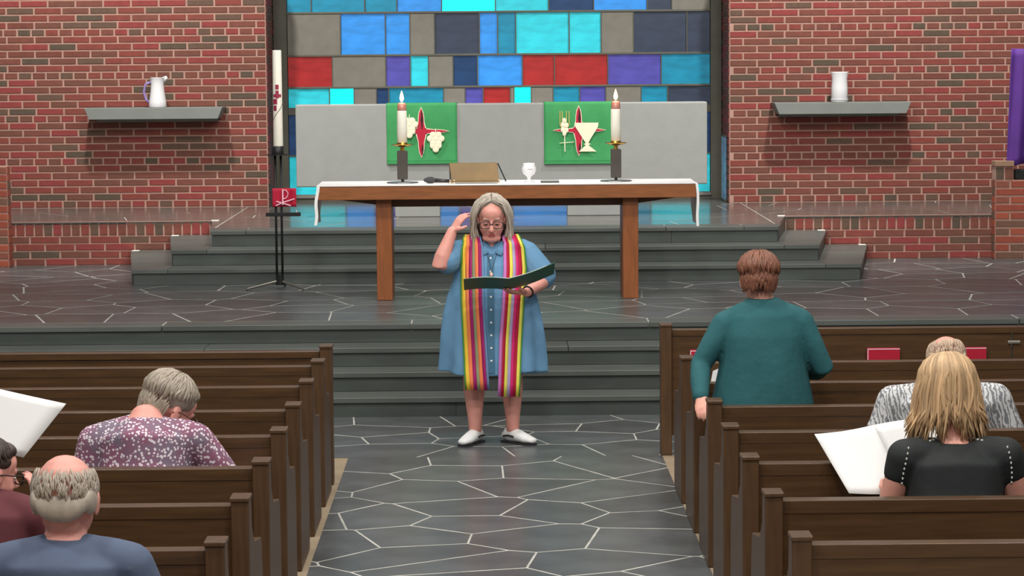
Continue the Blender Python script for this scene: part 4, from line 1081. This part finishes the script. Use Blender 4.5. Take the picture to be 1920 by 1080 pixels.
# open folder held in her left hand (own object)
fo = empty('open_folder', (pm.x, Ym, 0), 'dark green open folder held by the standing woman', 'folder', rz=math.pi)
FG = mat('folder_green', (42, 102, 78), .5, var=.1, scale=6)
S0, S1 = Vector((-.105, .285, 1.035)), Vector((-.105, .475, 1.122))
def leaf(sgn, up, name, ln):
    du = Vector((sgn*math.cos(up), 0, math.sin(up)))*ln
    g = [[S0+du*k/6+Vector((0, 0, .010*math.sin(k/6*math.pi)*sgn)), S1+du*k/6+Vector((0, 0, .010*math.sin(k/6*math.pi)*sgn))] for k in range(7)]
    b = MB(); b.sheet(g, .004); lf = b.build(name, FG, fo)
    nrm = (S1-S0).cross(du).normalized(); nrm = nrm if nrm.z > 0 else -nrm
    g2 = [[p[0]*.0+(p[0]+(p[1]-p[0])*.04)+nrm*.006, (p[0]+(p[1]-p[0])*.96)+nrm*.006] for p in g[:-1]]
    b = MB(); b.sheet(g2, .002); b.build('page', PAPER, lf)
leaf(1, 0.0, 'cover_leaf', .285); leaf(-1, math.radians(19), 'cover_leaf', .31)

# ---- woman in the teal sweater, seen from behind, standing in the right pews
TEAL = mat('teal_knit', (36, 92, 97), .85, var=.08, scale=5, bump=.2, bscale=18)
Yt = 13.05; pt = at(1430, 650, Yt)
mb = MB(); Mt = frame((-.018, .03, 1.368), math.radians(4), math.radians(14), 0, 1.10)
mb.tube([(0, 0, .66), (0, 0, .78), (0, 0, .95), (0, .0, 1.12), (0, 0, 1.2), (0, .0, 1.27)], [(.22, .15), (.22, .15), (.20, .14), (.20, .11), (.13, .08), (.06, .055)], 24, round_ends=True)
limb(mb, [(0, 0, 1.2), (-.005, .005, 1.27), (-.012, .015, 1.33)], [.066, .06, .058])
add_head(mb, Mt, .005)
TL = [(-.190, 0, 1.150), (-.322, -.03, .945), (-.338, -.20, .80)]; TR = [(.190, 0, 1.150), (.310, -.02, .93), (.27, .22, .87)]
arm(mb, *TL, 1.05, (Vector((.05, -.72, -.50)), (.35, .1, -.8), (.9, -.2, 0), dict(curl=.4, size=.98)))
arm(mb, *TR, 1.05, (Vector((-.25, .9, -.1)), (-.2, 0, -.9), (-.9, 0, .2), dict(curl=.5)))
for s in (-1, 1):
    limb(mb, [(s*.105, 0, .70), (s*.105, .01, .44), (s*.10, -.01, .25), (s*.10, -.01, .09)], [.10, .07, .06, .042]); limb(mb, [(s*.10, -.03, .05), (s*.10, .07, .04), (s*.105, .15, .03)], [.034, .034, .025])
tw = organic('person', mb, .0075, 2, SKIN, None, loc=(pt.x, Yt, 0))
tag(tw, 'standing woman in teal sweater with short reddish brown hair, seen from behind', 'person')
c = MB()
c.tube([(0, 0, .66), (0, 0, .74), (0, 0, .86), (0, .0, .98), (0, 0, 1.1), (0, 0, 1.2), (-.003, .0, 1.262), (-.003, .0, 1.285)], [(.258, .19), (.262, .19), (.243, .18), (.222, .168), (.212, .15), (.185, .12), (.115, .085), (.080, .072)], 28)
for A, s in ((TL, -1), (TR, 1)):
    limb(c, [(s*.06, 0, 1.225), (s*.13, 0, 1.185), A[0]], [.060, .070, .075]); limb(c, [A[0], mid(A[0], A[1]), A[1], mid(A[1], A[2]), mid(A[1], A[2], .93)], [.074, .068, .058, .052, .043])
organic('sweater', c, .0085, 8, TEAL, tw, .010, 7)
c = MB(); c.tube([(0, 0, .45), (0, 0, .62), (0, 0, .72)], [(.20, .14), (.23, .165), (.225, .16)], 20)
for s in (-1, 1): limb(c, [(s*.105, 0, .62), (s*.105, 0, .4), (s*.10, 0, .12)], [.11, .09, .075])
organic('trousers', c, .012, 2, mat('charcoal_trousers', (44, 44, 50), .85), tw)
for s in (-1, 1):
    b = MB(); b.tube([(s*.10, -.055, .045), (s*.10, 0, .052), (s*.10, .09, .04), (s*.105, .18, .03)], [(.036, .036), (.042, .044), (.046, .034), (.032, .022)], 12, round_ends=True); organic('shoe', b, .008, 1, BLACK, tw)
face(tw, Mt)
short_hair(tw, Mt, hair_mat('auburn_hair', (126, 80, 60), .18), random.Random(9), 1.13)
# white leaflet in the rack beside her
q = at(1345, 700, 14.285)
b = MB(); b.sheet([[(-.045, 0, 0), (0, -.003, 0), (.045, 0, 0)], [(-.045, 0, .13), (0, -.003, .13), (.045, 0, .13)], [(-.025, .004, .235), (.01, .002, .25), (.045, .004, .262)]], .003)
tag(b.build('service_leaflet', PAPER, None, loc=(q.x, 14.285, .5195)), 'small white leaflet standing in the pew rack beside the teal sweater', 'leaflet')

# ---- seated people
def pattern(name, kind):
    m = bpy.data.materials.new(name); m.use_nodes = True; nt = m.node_tree; N = nt.nodes; L = nt.links; b = N['Principled BSDF']; b.inputs['Roughness'].default_value = .85
    tc = N.new('ShaderNodeTexCoord'); cr = N.new('ShaderNodeValToRGB'); e = cr.color_ramp.elements
    if kind == 'floral':
        nz = N.new('ShaderNodeTexNoise'); nz.inputs['Scale'].default_value = 11; nz.inputs['Detail'].default_value = 2; L.new(tc.outputs['Object'], nz.inputs['Vector'])
        e[0].position = .38; e[0].color = lin((122, 108, 124)); e[1].position = .60; e[1].color = lin((140, 90, 114)); L.new(nz.outputs['Fac'], cr.inputs['Fac'])
        vo = N.new('ShaderNodeTexVoronoi'); vo.inputs['Scale'].default_value = 74; L.new(tc.outputs['Object'], vo.inputs['Vector'])
        lt = N.new('ShaderNodeMath'); lt.operation = 'LESS_THAN'; lt.inputs[1].default_value = .43; L.new(vo.outputs['Distance'], lt.inputs[0])
        sp = N.new('ShaderNodeSeparateColor'); L.new(vo.outputs['Color'], sp.inputs['Color'])
        gt = N.new('ShaderNodeMath'); gt.operation = 'GREATER_THAN'; gt.inputs[1].default_value = .30; L.new(sp.outputs['Red'], gt.inputs[0])
        mu = N.new('ShaderNodeMath'); mu.operation = 'MULTIPLY'; L.new(lt.outputs[0], mu.inputs[0]); L.new(gt.outputs[0], mu.inputs[1])
        mx = N.new('ShaderNodeMixRGB'); mx.inputs['Color2'].default_value = lin((226, 214, 220)); L.new(mu.outputs[0], mx.inputs['Fac']); L.new(cr.outputs['Color'], mx.inputs['Color1'])
        L.new(mx.outputs['Color'], b.inputs['Base Color'])
    else:
        wv_ = N.new('ShaderNodeTexWave'); wv_.inputs['Scale'].default_value = 15; wv_.inputs['Distortion'].default_value = 9; wv_.inputs['Detail'].default_value = 3; wv_.inputs['Detail Scale'].default_value = 2.2
        mp = N.new('ShaderNodeMapping'); mp.inputs['Rotation'].default_value = (0, .5, .2); mp.inputs['Scale'].default_value = (1.2, 1, .55)
        L.new(tc.outputs['Object'], mp.inputs['Vector']); L.new(mp.outputs['Vector'], wv_.inputs['Vector'])
        e[0].position = .22; e[0].color = lin((122, 124, 128)); e[1].position = .65; e[1].color = lin((206, 206, 206)); L.new(wv_.outputs['Fac'], cr.inputs['Fac']); L.new(cr.outputs['Color'], b.inputs['Base Color'])
    return m
SEAT = .447
DARKT = mat('dark_trousers', (40, 42, 52), .85)

# floral blouse, left block, fifth pew
Yf = 11.12; q = at(268, 850, Yf)
Af = {-1: [(-.225, .09, .405), (-.29, .13, .18), (-.16, .36, .14), (Vector((.6, .8, .0)), (0, 0, -1), (.8, 0, .2), dict(curl=.4))],
      1: [(.225, .09, .405), (.355, .14, .20), (.40, .38, .16), (Vector((-.2, .9, .0)), (0, 0, -1), (-.8, 0, .2), dict(curl=.4))]}
rf = random.Random(12); GREY2 = hair_mat('ash_grey_hair', (160, 148, 132), .2)
o, M_, tp = seated('person', '', (q.x, Yf, SEAT), lambda bd, M: short_hair(bd, M, GREY2, rf, 1.10), SKINP, pattern('floral_blouse', 'floral'), DARKT,
                  sh_w=.235, lean=.13, head=dict(c=(.085, .245, .525), yaw=math.radians(52), pitch=math.radians(32), roll=math.radians(8)), arms=Af, bulk=1.18, hs=1.20, shoulder_r=.076, top_wob=.012)
tag(o, 'seated woman in mauve floral blouse with short grey hair, bowing to the right', 'person')
glasses(o, M_, mat('brown_glasses', (90, 60, 50), .4))

# grey patterned shirt, right block, fourth pew
Yg = 12.0; q = at(1778, 740, Yg)
Ag = {-1: [(-.24, .10, .425), (-.35, .12, .15), (-.18, .36, .12), (Vector((.6, .8, .0)), (0, 0, -1), (.8, 0, .2), dict(curl=.4))],
      1: [(.24, .10, .425), (.35, .12, .15), (.18, .36, .12), (Vector((-.6, .8, .0)), (0, 0, -1), (-.8, 0, .2), dict(curl=.4))]}
rg = random.Random(22); BALDH = hair_mat('pale_grey_hair', (196, 170, 146), .15)
def bald_hair(bd, M, m, rn):
    b = MB()
    for s in (-1, 1): b.ell((s*.066, -.025, .005), (.020, .062, .042), M=M)
    b.ell((0, -.075, -.010), (.066, .036, .045), M=M)
    cp_ = organic('hair', b, .006, 3, m, bd); L_ = MB()
    for i in range(420):
        a = rn.uniform(-2.0, 2.0); t0 = rn.uniform(.95, 1.65)+.12*abs(a)*0; sw = rn.uniform(-.15, .15); pts = []
        for k in range(4):
            t = t0+k*.11; e_ = rn.uniform(0, .0015); pts.append((math.sin(t)*math.sin(a+sw*k*.3)*(.0845+e_), -.016-math.sin(t)*math.cos(a+sw*k*.3)*(.1005+e_), .034+math.cos(t)*.089))
        L_.tube(pts, [.001, .0024, .0024, .0008], 4, M=M)
    L_.build('locks', m, cp_, smooth=True)
o, M_, tp = seated('person', '', (q.x, Yg, SEAT), lambda bd, M: bald_hair(bd, M, BALDH, rg), SKINP, pattern('grey_print_shirt', 'wave'), DARKT,
                  sh_w=.27, lean=.12, head=dict(c=(.028, .22, .592), pitch=math.radians(28)), arms=Ag, bulk=1.28, hs=1.10, shoulder_r=.085, top_wob=.012)
tag(o, 'seated balding man in grey patterned shirt behind the blonde woman', 'person')

# blonde woman in black sleeveless top, right block, sixth pew
Yb = 10.22; q = at(1795, 880, Yb)
Ab = {-1: [(-.205, .05, .455), (-.275, .10, .20), (-.22, .36, .22), (Vector((.1, .9, .2)), (.6, 0, .6), (.2, .3, .9), dict(curl=.55))],
      1: [(.205, .05, .455), (.275, .10, .20), (.16, .36, .22), (Vector((-.1, .9, .2)), (-.6, 0, .6), (-.2, .3, .9), dict(curl=.55))]}
BLONDE = hair_mat('blonde_hair', (198, 164, 124), .30); rb = random.Random(31)
def long_hair(bd, M, m, rn):
    b = MB(); b.ell((0, -.026, .042), (.087, .098, .086), M=M); b.ell((0, -.072, -.03), (.072, .036, .075), M=M)
    cp_ = organic('hair', b, .006, 3, m, bd); L_ = MB()
    Mi = M.inverted(); down = (Mi.to_3x3() @ Vector((0, 0, -1))).normalized()
    for i in range(420):
        a = rn.uniform(-2.25, 2.25); wid = 1+rn.uniform(0, .12); pts = []
        for t in (.08, .45, .85, 1.2, 1.5):
            pts.append(Vector((math.sin(t)*math.sin(a)*.092*wid, -.024-math.sin(t)*math.cos(a)*.104*wid, .042+math.cos(t)*.092*(1+.02*wid))))
        p = pts[-1]; ln = rn.uniform(.16, .27)*(.85 if abs(a) < .3 else 1.0); fl = rn.uniform(-.01, .065)*(1 if abs(a) > .3 else .3)
        outw = Vector((math.sin(a), -.25*math.cos(a), 0)); wav = rn.uniform(-.018, .018)
        for k in range(1, 6):
            u = k/5; pts.append(p + down*ln*u + outw*fl*u*u + Vector((wav*math.sin(u*4), -.008*u, 0)))
        n = len(pts); L_.tube(pts, [.002, .006, .007, .007, .007, .007, .0065, .006, .0045, .001], 5, M=M)
    L_.build('locks', m, cp_, smooth=True)
BLKTOP = mat('black_jersey', (34, 38, 38), .8, var=.1, scale=8, bump=.1, bscale=20)
o, M_, tp = seated('person', '', (q.x, Yb, SEAT), lambda bd, M: long_hair(bd, M, BLONDE, rb), SKIN, BLKTOP, DARKT,
                  sh_w=.23, lean=.10, head=dict(c=(-.02, .16, .712), yaw=math.radians(-6), pitch=math.radians(16)), arms=Ab, sleeve='cap', bulk=1.12, hs=1.12, shoulder_r=.074)
tag(o, 'seated blonde woman in black sleeveless top holding a large white sheet', 'person')
STI = mat('white_stitch', (205, 205, 200), .7)
bt = BVHTree.FromPolygons([v.co.copy() for v in tp.data.vertices], [tuple(p.vertices) for p in tp.data.polygons])
def on_back(x, z):
    h = bt.ray_cast(Vector((x, -1, z)), Vector((0, 1, 0))); return h[0]-Vector((0, .003, 0)) if h[0] is not None else None
for s in (-1, 1):
    for i in range(13):
        z = .50-.021*i; x = s*(.200+.022*math.sin(i/12*2.6)); p = on_back(x, z)
        if p is None: continue
        b = MB(); b.ell(p, (.004, .003, .006), seg=8, rings=5); b.build('stitch', STI, tp, smooth=True)
for i in range(15):
    x = -.105+.21*i/14; p = on_back(x, .535-.12*abs(x))
    if p is not None:
        b = MB(); b.ell(p, (.006, .003, .0045), seg=8, rings=5); b.build('stitch', STI, tp, smooth=True)
# her open booklet
YP = 10.72
def sheet_px(name, corners, m, nr=8, nc=8, sag=.01, th=.0015):
    """corners: four world points (tl, tr, br, bl)"""
    tl, tr, br, bl = [Vector(c) for c in corners]; nrm = (tr-tl).cross(bl-tl).normalized(); g = []
    for i in range(nr+1):
        row = []
        for j in range(nc+1):
            u, v = j/nc, i/nr; p = tl.lerp(tr, u).lerp(bl.lerp(br, u), v) + nrm*sag*math.sin(u*math.pi)*(1-.3*v); row.append(p)
        g.append(row)
    b = MB(); b.sheet(g, th); return b
def A3(x, y, Y): return at(x, y, Y)
c_ = A3(1640, 860, YP)
bk = empty('open_booklet', c_, 'large open white booklet held by the blonde woman', 'booklet')
def rel(pts, o_): return [Vector(p)-Vector(o_) for p in pts]
sheet_px('page', rel([A3(1527, 814, YP+.10), A3(1638, 797, YP+.10), A3(1700, 925, YP-.10), A3(1592, 925, YP-.10)], c_), PAPER, sag=.012).build('left_page', PAPER, bk, smooth=True)
sheet_px('page', rel([A3(1638, 797, YP+.10), A3(1742, 784, YP+.10), A3(1800, 905, YP-.10), A3(1700, 925, YP-.10)], c_), PAPER, sag=-.012).build('right_page', PAPER, bk, smooth=True)

# man with glasses at the left edge holding up a sheet
Yl = 9.28; q = at(-48, 900, Yl)
Al = {-1: [(-.20, .06, .405), (-.26, .16, .22), (-.10, .38, .30), (Vector((.3, .7, .5)), (.6, -.3, .3), (.2, .2, .9), dict(curl=.5))],
      1: [(.20, .06, .405), (.26, .14, .22), (.17, .33, .40), (Vector((-.15, .30, .85)), (-.9, .3, 0), (-.3, .9, .3), dict(curl=.45))]}
rl = random.Random(41)
o, M_, tp = seated('person', '', (q.x, Yl, SEAT), lambda bd, M: short_hair(bd, M, hair_mat('dark_brown_hair', (62, 48, 42), .2), rl, 1.0), SKINP, mat('maroon_shirt', (96, 44, 50), .85, bump=.1, bscale=20), DARKT,
                  sh_w=.215, lean=.08, head=dict(c=(.03, .12, .56), yaw=math.radians(50), pitch=math.radians(12)), arms=Al, bulk=1.1, hs=1.08, shoulder_r=.07)
tag(o, 'seated person with dark hair and glasses partly outside the left edge, holding paper', 'person')
glasses(o, M_, BLACK)
YQ = 9.68
c_ = A3(30, 790, YQ)
lf = empty('white_sheet', c_, 'white sheet of paper held up at the left edge', 'sheet')
sheet_px('p', rel([A3(-110, 702, YQ+.03), A3(124, 757, YQ+.03), A3(44, 858, YQ-.05), A3(-170, 800, YQ-.05)], c_), PAPER, sag=.018).build('paper', PAPER, lf, smooth=True)

# balding man, left block, eighth pew
Yd = 8.36; q = at(114, 900, Yd)
Ad = {-1: [(-.22, .04, .41), (-.30, .08, .20), (-.16, .34, .14), (Vector((.6, .8, .0)), (0, 0, -1), (.8, 0, .2), dict(curl=.4))],
      1: [(.22, .04, .41), (.30, .08, .20), (.16, .34, .14), (Vector((-.6, .8, .0)), (0, 0, -1), (-.8, 0, .2), dict(curl=.4))]}
rd = random.Random(51)
o, M_, tp = seated('person', '', (q.x, Yd, SEAT), lambda bd, M: bald_hair(bd, M, hair_mat('silver_hair', (176, 164, 150), .15), rd), SKINP, mat('slate_blue_shirt', (84, 96, 120), .85, bump=.1, bscale=20), DARKT,
                  sh_w=.235, lean=.07, head=dict(c=(0, .09, .625), pitch=math.radians(8)), arms=Ad, bulk=1.15, hs=1.30, shoulder_r=.078)
tag(o, 'seated balding man whose bare crown shows below the white sheet', 'person')
